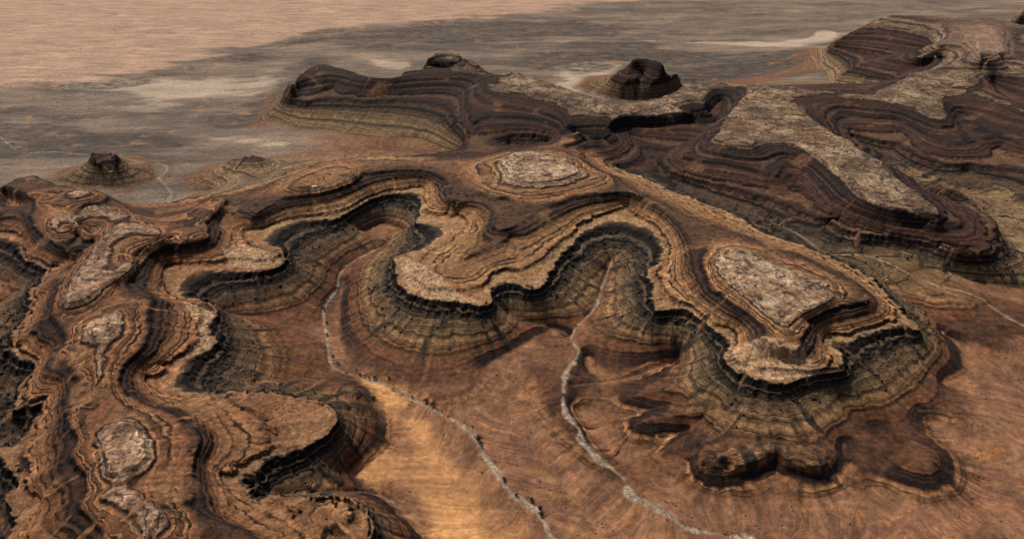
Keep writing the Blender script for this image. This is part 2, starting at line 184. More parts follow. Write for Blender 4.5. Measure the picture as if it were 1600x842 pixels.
    ('val4', [(-300.4,414.3,52),(-307.9,407.4,48),(-311.5,400.6,44)]),
    ('l_rimleft', [(-347.7,416.5,43),(-338.2,411.5,43),(-327.9,404.9,43),(-320,398.5,43),(-310,389.2,43),(-308.4,383.1,43),(-313,374.2,43),(-306.2,365.6,43),(-295.4,362.8,43),(-286.9,364.2,43),(-286.9,354.5,43),(-290.2,343.8,43),(-291.2,338.4,43)]),
    ('l_left_deep', [(-333.9,381.1,22),(-320.9,375.3,22),(-312.5,358.3,22)]),
    ('l_left50', [(-293.9,393.8,50),(-295,381.5,50),(-286.8,369.7,50),(-278,358.4,50),(-277.4,347.5,50),(-273,331.8,50)]),
    ('w_gully', [(-414.2,688.9,51),(-423.6,675.8,46),(-436.9,673.2,40),(-456.5,662.2,28),(-467.7,656.1,22),(-484.1,646.6,16)]),
    ('w43', [(-539.9,755,43),(-529.1,751,43),(-513.2,747.7,43),(-491.9,731.7,43),(-486.4,713.7,43),(-465.7,690.1,43),(-453.4,686.6,43),(-437.3,673.1,43)]),
    ('w_toe', [(-506.3,686.2,24),(-496.8,683.5,24),(-484.3,675.3,24)]),
    ('w_cap', [(-462.9,738.5,66),(-461.3,752,66),(-442.7,745.2,66),(-430.6,715.7,66),(-442.9,709.4,66),(-462.9,738.5,66)]),
    ('w_cap2', [(-524,809,65),(-505.2,812.9,65),(-475.4,812.9,65),(-449.5,805.1,65),(-453.1,793.8,65),(-488.2,793.8,65),(-500.4,786.4,65)]),
    ('w_mid', [(-405.3,703.2,66),(-426,718.9,66),(-436.7,738.5,66),(-440.7,761.8,66),(-429.3,767.8,66),(-410.6,760.7,66),(-390,745.2,66)]),
    ('floor_tan2', [(-221,502.5,31),(-205.1,512.7,26),(-193,521.6,22),(-171.1,533.4,16),(-151.5,549.3,11)]),
    ('crest_top', [(-332.9,756.4,62),(-327.5,777.5,62),(-319.9,793.9,62),(-309.1,792.1,62),(-308.2,766.8,62),(-312.6,746.2,62),(-320.7,729.6,62)]),
    ('crest_top2', [(-320.3,699.2,63),(-315.2,714.7,63),(-307.7,724.2,63),(-299.7,708.5,63),(-304,697.7,63),(-316.1,694.7,63)]),
    ('prot', [(-273.4,700.7,46),(-265.8,706.7,46),(-253.8,697.7,46),(-236.3,691.9,46),(-229.9,697.7,46)]),
    ('n2_rim', [(401.7,1138.7,65.5),(417.7,1180.2,65.5),(434.5,1195.8,65.5),(484.7,1201,65.5),(479.3,1185.9,65.5),(511.8,1172.5,65.5),(543.7,1159.4,65.5),(569.5,1133.9,65.5),(574.7,1097.4,65.5),(580.9,1070.3,65.5),(597.2,1075.7,65.5),(622.8,1142.2,65.5),(641.7,1185.9,65.5),(679,1225.8,65.5),(700,1216.3,65.5),(709,1179.6,65.5),(718.7,1138,65.5),(719.9,1097.4,65.5)]),
    ('n2_nose', [(600.4,1156.7,70),(599.1,1121,68.1),(598.7,1094.1,66.5)]),
    ('n2_50', [(476.6,1130.2,53),(509,1114.3,53),(543.9,1106.4,53),(551,1068.6,53),(556.7,1026.1,53),(567.1,996.7,53),(593.3,1005.9,53),(610.4,1017.9,53),(615.1,1054.1,53),(633.1,1114.3,53),(652.5,1134.3,53),(642.2,1076,53),(625.6,1026.1,53),(647.9,1026.1,53),(668.3,999.3,53)]),
    ('n2_38', [(471.3,1084.5,43),(495,1055.7,43),(509,1045.2,43),(535.3,1069.9,43),(529.6,1014.8,43),(538.5,976.5,43),(555.4,958.2,43),(575.2,964.2,43),(598.6,952.3,43),(620.7,966.1,43),(628.9,1001.7,43),(651.3,1014.8,43)]),
    ('n2_31', [(471.6,1068.6,35),(488.1,1034.1,35),(509.6,1020.9,35),(506.7,998.3,35),(513.4,973.6,35),(525.5,944.1,35),(538.4,910.6,35),(573.3,949.9,35),(555.9,897.2,35),(597,921.5,35),(596.6,894.5,35),(589,849.1,35)]),
    ('n2_foot', [(507.4,971.4,29),(527.4,901.3,29),(550.4,883.1,29),(585.1,896,29),(587.7,843.8,29)]),
    ('n2_valley', [(441.8,1074.1,56),(451.1,1019.4,46),(465.2,977,36),(473.8,910.1,33),(504.4,853.3,29),(531.3,823.5,28),(554.4,786.5,25)]),
    ('n2_pocket_rim', [(730.4,1251.4,67),(759.4,1302.9,67),(791.3,1337.8,67),(819.6,1349.1,67),(832.4,1326.7,67),(853.3,1324.5,67)]),
    ('n2_pocket', [(781.6,1294.7,50),(771.7,1226.8,50),(774.3,1190.8,50)]),
    ('e1_22', [(-559.7,987,28),(-537.1,968.6,28),(-512.5,968.6,28),(-506.9,994.1,28)]),
    ('f_spur', [(-83.8,1164,43),(-102.3,1155.1,37),(-124.4,1143.4,29),(-141.1,1137.8,24)]),
    ('hill3_top', [(276.5,444.3,19),(289.4,449.9,19),(296.4,438.3,19),(290.7,427.7,19),(279.2,427.7,19),(276.5,444.3,19)]),
    ('hill2_top', [(131,429.9,20),(139.7,439.1,20),(159.9,445.9,20),(188.3,452.8,20),(218.9,448,20),(227,441.1,20),(214.3,425.3,20),(201.1,426.6,20),(192,433.1,20),(184.4,439.1,20),(171.4,431.2,20),(154.2,424.7,20),(136.9,426,20),(131,429.9,20)]),
    ('hill2_in', [(144.4,431.7,23),(161,435.7,23),(185,443.1,23),(207,437,23),(213.8,433,23)]),
    ('e1_r1', [(-507.4,989.4,28),(-482.6,985.1,19),(-459.1,971,13)]),
    ('e1_r2', [(-554.6,982.7,27),(-576.6,976.6,17),(-591.6,962.5,12)]),
    ('e1_r3', [(-522.5,971.5,26),(-513.5,970.1,16)]),
    ('spur_h1', [(148.5,481.9,25),(124.7,480.9,21),(103.3,479.8,17),(90.5,478.8,13),(81.4,480.4,8)]),
    ('spur_h0', [(125.2,511.4,22),(103.1,511.5,17),(88.3,511.5,12),(76.8,510.2,8)]),
    ('spur_hv', [(133.8,502,18),(106.8,499.9,11),(82.1,498.6,7)]),
    ('spur_hv2', [(131.5,474,12),(109.7,470,8)]),
    ('hill3_s', [(290.7,427.7,19),(294.8,419.5,12),(285.5,405.6,9)]),
    ('hill3_b', [(257.2,488.3,20),(272.5,474.3,13),(281,456,15)]),
    ('f_front', [(-376.3,1352.9,43),(-363.5,1304.8,43),(-341.3,1259.6,43),(-322.4,1234.5,43),(-308,1270.6,43),(-291.6,1297,43),(-285,1263.2,43),(-255.4,1263.2,43),(-242.1,1245.1,43),(-212.9,1252.3,43),(-163,1259.6,43),(-122.6,1263.2,43),(-93.3,1252.3,43),(-81.7,1210.2,43),(-79,1148.3,43),(-70.6,1097.4,43),(-61.2,1052.9,43),(-48.9,1008.9,43),(-28.2,989.2,43)]),
    ('f_toe', [(-370.6,1222.2,19),(-328.3,1171.2,19),(-283,1162,19),(-245.1,1138.2,19),(-185.3,1115.1,19),(-154.2,1126.5,19),(-135.2,1123.7,19),(-99.5,1084.7,19),(-70.8,1055.7,19)]),
    ('cap_r', [(185.4,649.3,66.6),(206.9,666.2,66.6),(230,640.5,66.6),(258.8,612.8,66.6),(268,583.7,66.6),(241.1,558.7,66.6),(225.2,550.7,66.6),(217.4,542,66.6),(210.9,543.9,66.6),(195.8,583.7,66.6),(186.3,621.1,66.6),(185.4,649.3,66.6)]),
    ('neck', [(213.9,540,66),(212.4,533.5,63),(210.5,527.1,60),(208.9,521.7,57),(207.3,520.4,52)]),
    ('nose', [(174.9,518.6,46),(188.1,516,46),(203.2,516.9,46),(216.5,511.7,46),(228.6,506.6,46)]),
    ('hill_e1', [(390.8,653.1,27),(409.9,654.8,26),(422.9,643.3,23)]),
    ('hill_e1t', [(359.2,672.6,25),(376.3,643.1,19),(407.1,622.5,15),(436.8,630.4,17)]),
    ('floor_ne', [(388.7,608.4,15),(454.3,602,13)]),
    ('@f_rim46', [(-355.3,1281.8,46),(-354,1327.2,46),(-349.9,1380,46),(-332.9,1412.4,46),(-310.8,1394.7,46),(-276.7,1368.9,46),(-240.7,1325.1,46),(-204.6,1318.6,46),(-172.1,1341.6,46),(-145.5,1362.4,46),(-110.1,1372.3,46),(-70.8,1386.7,46),(-48.5,1376.7,46),(-38.3,1335,46)]),
    ('@f_rim14', [(-372.2,1342.5,14),(-370.2,1388.1,14),(-365.4,1441.1,14),(-347.3,1473.7,14),(-324.5,1456.2,14),(-289.2,1430.7,14),(-252,1387.1,14),(-214.3,1380.9,14),(-180.1,1404,14),(-152.2,1425,14),(-115.2,1435.1,14),(-74,1449.6,14),(-50.7,1439.6,14),(-40.1,1398,14)]),
    ('@f_horn46', [(-148.2,1397.2,46),(-121.9,1465,46),(-95.1,1432.8,46),(-58.5,1360.6,46)]),
    ('@f_horn10', [(-156.1,1471.8,10),(-128.1,1539.7,10),(-100.1,1507.6,10),(-61.8,1435.5,10)]),
    ('@g_top36', [(214,1437.5,36),(230.3,1456.3,36),(245.7,1451.5,36),(267,1400.9,36)]),
    ('@g_top8', [(221.8,1489.9,8),(238.6,1508.7,8),(254.5,1503.8,8),(276.9,1453,8)]),
    ('@h_back44', [(0,1348.6,44),(67.6,1265.8,44),(122.3,1196.1,44),(173.8,1170.7,44),(210.7,1184.7,44),(254,1230.2,44),(283.7,1281.5,44),(312.6,1272.6,44),(373.6,1272.2,44)]),
    ('@h_back14', [(0,1395.6,14),(70.1,1312.8,14),(127.1,1242.9,14),(180.7,1217.1,14),(219,1231,14),(263.5,1276.2,14),(293.9,1327.4,14)]),
    ('@k_left40', [(772.8,1764.3,40),(722.3,1713.2,40),(668.8,1669.9,40),(642.5,1640,40)]),
    ('@k_left8', [(837.2,1838.9,8),(804.9,1837.6,8),(753.4,1786.9,8),(698.5,1744.2,8),(671.7,1714.5,8)]),
    ('@k_rim55', [(806.2,1770.6,55),(881.4,1755.9,55),(917.6,1721.3,55)]),
    ('@k_rim10', [(841.4,1848,10),(919.5,1831.9,10),(957.6,1796.3,10)]),
    ('@k_back50', [(949.2,1754.7,50),(1013,1747,50),(1024.3,1693.7,50),(1052.1,1607.1,50)]),
    ('@k_back10', [(996.8,1842.6,10),(1063.1,1833.5,10),(1076.1,1779.3,10),(1106.9,1690.8,10)]),
    ('@e1_cap10', [(-565,1034.8,10),(-556.5,1044.8,10),(-532.9,1027.1,10),(-525.7,1007.2,10)]),
    ('@e2_top10', [(-385.7,1041.7,10),(-367.8,1050.1,10),(-342.3,1042.3,10)]),
    ('@w_back28', [(-606.2,862,28),(-598.6,874.7,28),(-592.2,904.4,28),(-581.6,913.4,28),(-567.9,906.8,28),(-537.8,887.4,28),(-490.6,872.1,28),(-466.6,856.9,28),(-436.3,831.7,28)]),
    ('@w_back10', [(-627.5,892.2,10),(-619.5,905.3,10),(-612.5,935.4,10),(-601.5,944.6,10),(-587.6,938.2,10),(-557,919,10),(-508.8,904.3,10),(-484.2,889.4,10),(-453.5,864.5,10)]),
    ('plain1', [(-1008.8,1223.4,2),(-825.5,1256.3,2),(-739.3,1290.7,2),(-619.1,1256.3,2)]),
    ('plain2', [(-1196.2,1490,2),(-957,1490,2),(-737.3,1536.4,2),(-505.3,1585.4,2)]),
    ('plain3', [(-1476.5,1887.6,0),(-885.9,1887.6,0),(-457.9,1958.4,0),(0,2034.1,0),(442.9,1887.6,0),(686.8,1958.4,0)]),
    ('plain4', [(-1799,2346.4,0),(0,2346.4,0),(719.6,2346.4,0),(1619.1,2346.4,0)]),
    ('plain5', [(-512.1,1246.8,5),(-434.5,1335.2,5)]),
    ('plain6', [(297.5,1482.5,4),(427.9,1528.7,4),(581.9,1629,4)]),
    ('plain7', [(-735.2,1097.2,5),(-659.7,1058.1,5),(-615.4,1040.7,5)]),
    ('plain8', [(-524.8,1174,8),(-442.2,1159.1,8)]),
    ('bottom', [(38.5,334.9,0),(192.5,334.9,0),(355.5,349.2,0)]),
    ('bottomL', [(-346.5,301.4,40),(-242.5,301.4,40)]),
    ('bottomL2', [(-205.9,288.9,55),(-132.8,288.9,55)]),
    ('bottomL3', [(-53.1,329.9,6),(0,329.9,6)]),
]
CHANNELS = {
    'river_one': ((1.6, 5.5), [(-137.7,775,16),(-152.4,759.3,15.4),(-168.9,737.3,14.7),(-174.3,713.1,14.3),(-171.3,687.5,13.8),(-176,663.5,13.3),(-175.5,640.6,12.9),(-166.1,608.5,12.3),(-158.4,578.7,11.6),(-150.6,558.3,11.2),(-135.5,549,10.6),(-115.9,541.9,9.9),(-98.8,532.2,9.2),(-81.8,519.5,8.5),(-60.1,504.3,7.6),(-39.2,488.2,6.6),(-24.9,471.9,5.9),(-21.1,458,5.4),(-11.4,438.5,4.7),(-4.5,423,4.1),(6.6,411.3,3.4),(17.2,400.1,2.8),(23.1,386.4,2.2),(25.7,377.5,1.8),(28.1,358.3,1)]),
    'river_two': ((1.6, 8.5), [(101,726.2,22),(86.3,675.5,20.6),(77.1,641,19.5),(57.1,609.8,18.1),(51.9,590,17.4),(57.6,575.9,16.8),(53.9,562.2,16.3),(44.8,544.8,15.5),(40.3,512,14.1),(41.7,493,13.3),(50.3,475.2,12.2),(51.7,461.5,11.5),(63.9,442.4,10.1),(78.2,427.6,8.7),(80.8,412.9,7.8),(90.6,404.8,6.8),(102.4,397.1,5.7),(115,384.4,4.3),(129.4,382.7,3.1),(143.4,379.5,2),(163.7,369.6,0)]),
    'river_three': ((1.0, 2.0), [(-159.7,387.5,33),(-144.6,390.6,29),(-125.6,395.8,24),(-111,403.9,18),(-99.3,408.6,13),(-86.7,408.6,9),(-76.6,402.9,7),(-63.2,389.3,5),(-47.4,375.4,4),(-36.2,361.6,3)]),
    'river_four': ((1.0, 3.0), [(281.6,806.8,34),(298.9,782.4,33),(309,760.3,33),(318.2,728.1,32),(357.4,727.7,30),(377.3,711.9,28),(403,682.1,24),(437.2,662.3,21),(448.1,636.2,19),(460.9,615.4,16),(484,595.3,14)]),
    'river_five': ((1.2, 2.6), [(-540.6,1049.8,18),(-500.2,1035.3,15.6),(-472.5,1030.2,13.8),(-461.2,1009.4,13.3),(-463.7,983,12.1),(-462.2,984.3,12),(-429.3,940,10.2),(-427.7,921.1,9.5),(-413.6,907.8,8.7),(-401.5,891.9,8)]),
    'river_six': ((0.8, 2.0), [(314,497.5,14),(326,497.1,13.1),(340.5,493.2,11.9),(362.7,492.8,10.2),(389.1,483.3,7.8),(408.2,476.4,6)]),
    'river_seven': ((0.8, 1.6), [(-5.8,625.5,22),(2.9,620.7,20.2),(23.1,616,16.3),(40.4,615.9,13),(53,603.6,10)]),
    'river_eight': ((1.5, 3.0), [(-778.7,1174.5,5),(-733.4,1127.2,4.6),(-705.9,1105,4.4),(-665.3,1109.4,3.8),(-608.6,1099.9,3)]),
    'river_nine': ((0.8, 1.6), [(48.4,530.5,12),(70,536.1,10.6),(96.8,545.7,8.8),(118.3,558.8,7.5),(142.9,572.4,6)]),
}
SHRUB_SPOTS = [(-175.7, 646.5, 1.1, 'bed'), (-168.9, 624.8, 1.1, 'bed'), (-165.2, 606.5, 1, 'bed'), (-153.4, 572.2, 1, 'bed'), (-147.1, 562.2, 0.8, 'bed'), (-130.2, 554.7, 0.7, 'bed'), (-137.9, 550.1, 0.8, 'bed'), (-126.4, 548.3, 0.9, 'bed'), (-122, 546.5, 0.6, 'bed'), (-118.4, 543.8, 0.8, 'bed'), (-113.5, 542.9, 1.2, 'bed'), (-100.9, 539.5, 0.8, 'bed'), (-95.9, 529, 1, 'bed'), (-80.3, 518.9, 1, 'bed'), (-68.1, 513.4, 1.2, 'bed'), (-108.5, 509.7, 1.3, 'sand_upper'), (-62.1, 509.3, 1.1, 'bed'), (-55.1, 502.8, 0.5, 'bed'), (-49.7, 497.3, 0.6, 'bed'), (-36.9, 490.7, 0.5, 'bed'), (-105.9, 486, 0.8, 'sand_side'), (-30.3, 484.7, 0.7, 'bed'), (50.2, 466.1, 0.6, 'right_bed'), (-23.9, 471.3, 2, 'big'), (-22.3, 464.7, 0.9, 'bed'), (-21.4, 436.1, 0.6, 'floor_low'), (-5.4, 428.9, 1.3, 'bed'), (3.5, 415.3, 1, 'bed'), (13.1, 410.4, 1.4, 'bed'), (19.4, 400.9, 1.6, 'bed'), (19.7, 397.4, 1.2, 'bed')]
SAND_PATCH = [(-133.2,547.3),(-114.1,544.6),(-92.9,523.8),(-72.1,496.9),(-52.1,463.3),(-36.7,442.6),(-22.8,439.2),(-8.7,404.8),(0,371.1),(-45.3,375.4),(-61.8,396),(-83.6,415.6),(-117.2,430.8),(-105.8,443.9),(-83.3,466.8),(-91,489.1),(-109.7,515.4)]
PINK_PLAIN = [(-1412.9,1333.4),(-936.9,1453.3),(-785.6,1506.6),(-653.1,1645.4),(-520.2,1901.4),(-310.5,1995.6),(0,2184.5),(231.1,2316.2),(626.8,2759.4),(-2716.2,2759.4)]
PALE_SWEEP = [(-816.7,1472.1),(-721.6,1499.1),(-577.5,1536.4),(-430.6,1490),(-468.1,1412.4),(-602,1345.4),(-700.7,1396.1)]
SEEDS = {
    'left_ridge': [(-348.4,717.7),(-307.7,747.9),(-229.6,675.9),(-375.2,637.8),(-381.3,614.2),(-318.6,625.8),(-308.7,560.8),(-305.1,505.5),(-252.4,457.8),(-254.4,409.9),(-218.6,352.6),(-240.4,327),(-186.6,347.5),(-152.5,436.3),(-129.3,429.5),(-118.3,342.5),(-155.2,368.6),(-245.9,560.8),(-261.7,625.8),(-361.8,541.4),(-309.3,436.3),(-294.9,368.6),(-229.7,327),(-118.3,463.8)],
    'west_mesa': [(-550.2,833),(-500.2,833),(-486.1,763.7),(-437.1,717.7),(-487.8,717.7),(-490.9,689.4),(-440.2,662.8),(-440.3,780.2),(-571.6,833)],
    'centre_mesa': [(34.1,895.8),(-15.2,900),(-43.9,859),(-74.5,879.1),(-152,900),(-221.4,868.9),(-260.6,820.9),(-274.2,794.2),(-54.3,785.6),(-25.8,737),(-47.6,666.1),(-60.8,605.3),(-86.6,640.7),(0,693.1),(67.9,785.6),(-65.6,752.7),(22.4,616.8)],
    'right_butte': [(142.1,830.2),(173.6,768.8),(187.1,737),(205.2,653.2),(224.3,616.8),(256.1,594.2),(280.8,572.9),(307.3,547.8),(205.5,515.4),(188.6,489.8),(210.9,485.7),(154.7,605.3),(140.2,616.8),(267.9,666.1)],
    'fore_hill': [(98.4,497.5),(98.6,465.5),(124.4,478.1),(132.5,425.8),(152.3,416.3),(214.3,419.4),(200.8,432.3)],
    'fore_knoll': [(278.9,437.8),(287.9,427.9),(280.8,394.2)],
    'low_knob': [(403,671.1),(424.7,658.9)],
    'cone_hill': [(-545.3,1015.3),(-537.4,979.4),(-474.9,967.9)],
    'brown_hill': [(-362.7,1003.1),(-381.1,956.7),(-337.4,1003.1),(-401.5,945.6)],
    'far_mesa': [(-346.4,1312.5),(-317.4,1376.2),(-207.1,1292.4),(-105,1312.5),(-42,1312.5),(-19.4,1199.6),(-34.5,1045.1),(-116,1470),(-166.5,1398.6),(46.8,1149.3),(-66.7,1005.3),(-298.6,1235.3)],
    'far_cone': [(227.3,1435.9),(194.2,1354.3),(262.7,1376.2),(168,1312.5)],
    'neck_plateau': [(96,1182.8),(138.9,1134.2),(237.2,1166.2),(170,1089),(285.5,1217.2),(171.1,1033.3)],
    'banded_ridge': [(293,1045.1),(351.1,1133.4),(347.3,968),(372.5,879.1),(422.5,820.9),(447.3,768.8),(454.6,693.1),(255.8,921.8),(451.6,737)],
    'north_ridge': [(427,1199.6),(485.2,1199.6),(567.9,1165.7),(611.6,1117.8),(708.4,1199.6),(705.2,1073.2),(524.9,968),(581.3,921.8),(584.7,859),(590.1,1018.3)],
    'corner_mesa': [(604.4,1483.2),(785.5,1692.2),(859.2,1627.3),(885.9,1510.1),(839.3,1360.5),(609.4,1274.7),(533.5,1235.3),(742.2,1338.1),(1086.6,1762),(720.8,1407.3)],
}
PALE_MORE = [[(-315.8,1661.3),(-264,1666.8),(-200.4,1629),(-216.3,1547.8),(-268.5,1608)],[(102,1602.8),(206.9,1629),(133.3,1438.7),(92.3,1430.3)],[(290.5,1855.3),(645.2,1828.9),(740.4,1938.8),(735.7,1882.4),(607.5,1753.5),(424.7,1803.1)],[(-573.5,989.1),(-512.7,1005.1),(-459.5,977.9),(-508.5,956.2)],[(-502.9,1192.2),(-446.7,1170.9),(-355.9,1121.8),(-334.4,1110.8),(-390.1,1110.8),(-447.7,1144.5)]]
DARK_APRONS = [[(-453.3,1938.8),(0,2110.9),(312.7,2013.8),(146.2,1868.8),(-143.4,1828.9),(-335.5,1778)],[(251.4,1577.4),(463.3,1672.4),(658.7,1741.5),(628.5,1577.4),(411.1,1460.3)],[(-956.9,1301.9),(-727,1266.9),(-485.6,1170.9),(-437.5,1113.6),(-496.5,1073.6),(-631.9,1073.6),(-837.7,1113.6)],[(-1043.5,1438.7),(-773.6,1482.5),(-642.9,1618.4),(-508.3,1855.3),(-360.2,1924.4),(-513.6,1712.1),(-624.9,1567.4),(-788.4,1438.7)],[(-496.3,1201.5),(-418.2,1397.2),(-427.6,1552.7),(-370.6,1672.4),(-361.7,1397.2),(-369.6,1250),(-407.9,1170.9)],[(111.5,1771.8),(287.7,1835.4),(405.5,1712.1),(491.4,1629),(323.3,1629)],[(-12.9,1629),(82.3,1741.5),(183.7,1655.9),(124,1552.7)]]
SOIL_SPOTS = [(208.6,522.5,11),(188.4,516.9,6)]
CREAM_ROCK = [[(-108.3,696.4),(-99.3,693.7),(-76.7,663.5),(-51.9,630.6),(-30.9,610),(-47.3,612.2),(-75.9,616.7),(-97.3,644.9)],[(169.9,528),(182.8,533.4),(206.4,527.1),(231.1,510.4),(235.2,503.7),(217,497),(192.5,495.4),(172.3,511.3)],[(-282.3,703.3),(-264.5,717.5),(-232.1,703.3),(-222.5,683),(-242.2,672.5),(-265,677.7)],[(-285.6,604.4),(-255.3,590.4),(-253.7,562.8),(-239.6,540.7),(-252,528),(-256.2,557.9),(-271.4,583)]]

# ------------------------------------------------------------------ numeric helpers
rng = np.random.default_rng(7)
random.seed(7)
_perm = rng.permutation(4096).astype(np.int32)
_ang = rng.random(4096).astype(np.float32) * 2 * np.pi
_gx, _gy = np.cos(_ang), np.sin(_ang)

def gnoise(x, y, seed=0):
    xi = np.floor(x).astype(np.int32); yi = np.floor(y).astype(np.int32)
    fx = (x - xi).astype(np.float32); fy = (y - yi).astype(np.float32)
    u = fx * fx * fx * (fx * (fx * 6 - 15) + 10); v = fy * fy * fy * (fy * (fy * 6 - 15) + 10)
    def g(ix, iy, dx, dy):
        h = _perm[(_perm[(ix + seed * 131) & 4095] + iy) & 4095]
        return _gx[h] * dx + _gy[h] * dy
    a = g(xi, yi, fx, fy); b = g(xi + 1, yi, fx - 1, fy)
    c = g(xi, yi + 1, fx, fy - 1); d = g(xi + 1, yi + 1, fx - 1, fy - 1)
    return (a + u * (b - a)) * (1 - v) + (c + u * (d - c)) * v

def blocks(x, y, size, seed=0):
    """one random value per irregular cell: jointed rock blocks"""
    x = x / size; y = y / size
    xi = np.floor(x).astype(np.int32); yi = np.floor(y).astype(np.int32)
    bd = np.full(x.shape, 9.0, np.float32); bv = np.zeros(x.shape, np.float32)
    for dx in (-1, 0, 1):
        for dy in (-1, 0, 1):
            cx, cy = xi + dx, yi + dy
            h = _perm[(_perm[(cx + seed * 173) & 4095] + cy) & 4095]
            px = cx + 0.5 + 0.42 * _gx[h]; py = cy + 0.5 + 0.42 * _gy[h]
            d = ((x - px) ** 2 + (y - py) ** 2).astype(np.float32)
            b = d < bd
            bd = np.where(b, d, bd); bv = np.where(b, _perm[(h + 77) & 4095].astype(np.float32) / 2048.0 - 1.0, bv)
    return bv

def fbm(x, y, size, octaves=3, seed=0, gain=0.5):
    t = np.zeros_like(x, dtype=np.float32); a = 1.0
    for o in range(octaves):
        t += a * gnoise(x / size, y / size, seed + o)
        size *= 0.5; a *= gain
    return t * 1.5

def blur(a, n):
    for _ in range(n):
        p = np.pad(a, 1, mode='edge')
        a = 0.2 * (a + p[:-2, 1:-1] + p[2:, 1:-1] + p[1:-1, :-2] + p[1:-1, 2:])
    return a

def smooth(e0, e1, x):
    t = np.clip((x - e0) / (e1 - e0), 0, 1)
    return t * t * (3 - 2 * t)

def spline(pts, step):
    p = np.array(pts, dtype=np.float64)
    if len(p) == 1:
        return p
    closed = np.hypot(*(p[0, :2] - p[-1, :2])) < 0.5
    if closed:
        q = np.vstack([p[-2], p, p[1]])
    else:
        q = np.vstack([2 * p[0] - p[1], p, 2 * p[-1] - p[-2]])
    out = []
    for i in range(1, len(q) - 2):
        a, b, c, d = q[i - 1], q[i], q[i + 1], q[i + 2]
        n = max(2, int(np.hypot(*(c[:2] - b[:2])) / step))
        t = np.linspace(0, 1, n, endpoint=False)[:, None]
        m0 = (c - a) * 0.42; m1 = (d - b) * 0.42
        lim = np.hypot(*(c[:2] - b[:2])) + 1e-6
        for m in (m0, m1):
            l = np.hypot(m[0], m[1])
            if l > lim: m *= lim / l
        out.append((2*t**3 - 3*t**2 + 1) * b + (t**3 - 2*t**2 + t) * m0 + (-2*t**3 + 3*t**2) * c + (t**3 - t**2) * m1)
    out.append(p[-1:])
    return np.vstack(out)

# ------------------------------------------------------------------ relief: contours interpolated on a log-polar grid (finer where the ground is near)
R0, R1, TH = 300.0, 3000.0, 0.80
D = 0.0018
NR, NT = int(math.log(R1 / R0) / D) + 1, int(2 * TH / D) + 1

def to_cell(x, y):
    return (np.log(np.hypot(x, y) / R0) / D, (np.arctan2(x, y) + TH) / D)

def solve(fix, val, levels=8):
    pyr = [(fix, val)]
    for _ in range(levels):
        f, v = pyr[-1]
        h, w = (f.shape[0] + 1) // 2, (f.shape[1] + 1) // 2
        fp = np.zeros((h * 2, w * 2), np.float32); vp = fp.copy()
        fp[:f.shape[0], :f.shape[1]] = f; vp[:f.shape[0], :f.shape[1]] = v * (f > 0)
        n = fp.reshape(h, 2, w, 2).sum((1, 3)); s = vp.reshape(h, 2, w, 2).sum((1, 3))
        pyr.append(((n > 0).astype(np.float32), np.where(n > 0, s / np.maximum(n, 1), 0)))
    u = None
    for k, (f, v) in enumerate(reversed(pyr)):
        if u is None:
            u = np.full(f.shape, v[f > 0].mean(), np.float32)
        else:
            u = np.repeat(np.repeat(u, 2, 0), 2, 1)[:f.shape[0], :f.shape[1]]
        m = f > 0
        u[m] = v[m]
        for _ in range(120 if k < 6 else 60):
            p = np.pad(u, 1, mode='edge')
            u = (p[:-2, 1:-1] + p[2:, 1:-1] + p[1:-1, :-2] + p[1:-1, 2:]) * 0.25
            u[m] = v[m]
    return u

fix = np.zeros((NR, NT), np.float32); val = np.zeros((NR, NT), np.float32)
for name, pts in CONTOURS:
    q = spline(pts, 0.7)
    i, j = to_cell(q[:, 0], q[:, 1])
    i = np.rint(i).astype(int); j = np.rint(j).astype(int)
    ok = (i >= 0) & (i < NR) & (j >= 0) & (j < NT)
    fix[i[ok], j[ok]] = 1; val[i[ok], j[ok]] = q[ok, 2]
fix[-1, :] = 1; val[-1, :] = 0
S = solve(fix, val)
for _ in range(2):
    p = np.pad(S, 1, mode='edge')
    S = 0.5 * S + 0.125 * (p[:-2, 1:-1] + p[2:, 1:-1] + p[1:-1, :-2] + p[1:-1, 2:])

rr = R0 * np.exp(np.arange(NR) * D)[:, None]; tt = (np.arange(NT) * D - TH)[None, :]
GX = (rr * np.sin(tt)).astype(np.float32); GY = (rr * np.cos(tt)).astype(np.float32)

# fall-line streaks: noise smeared down the slope
Sb = S.copy()
for _ in range(6):
    p = np.pad(Sb, 1, mode='edge')
    Sb = 0.2 * (Sb + p[:-2, 1:-1] + p[2:, 1:-1] + p[1:-1, :-2] + p[1:-1, 2:])
gi, gj = np.gradient(Sb)
gl = np.hypot(gi, gj) + 1e-5
SLOPE = (gl / (D * rr)).astype(np.float32)
gi /= gl; gj /= gl
def streaks(src, steps):
    acc = np.zeros((NR, NT), np.float32)
    for sgn in (1, -1):
        ci, cj = np.meshgrid(np.arange(NR, dtype=np.float32), np.arange(NT, dtype=np.float32), indexing='ij')
        for _ in range(steps):
            ii = np.clip(np.rint(ci), 0, NR - 1).astype(np.int32); jj = np.clip(np.rint(cj), 0, NT - 1).astype(np.int32)
            acc += src[ii, jj]
            ci += sgn * gi[ii, jj] * 1.5; cj += sgn * gj[ii, jj] * 1.5
    acc -= acc.mean(); acc /= acc.std()
    return acc
LIC_W = streaks(fbm(GX, GY, 9.0, 2, 40), 16)
LIC_F = streaks(fbm(GX, GY, 4.5, 2, 44) + 0.15 * rng.standard_normal((NR, NT)).astype(np.float32), 24)

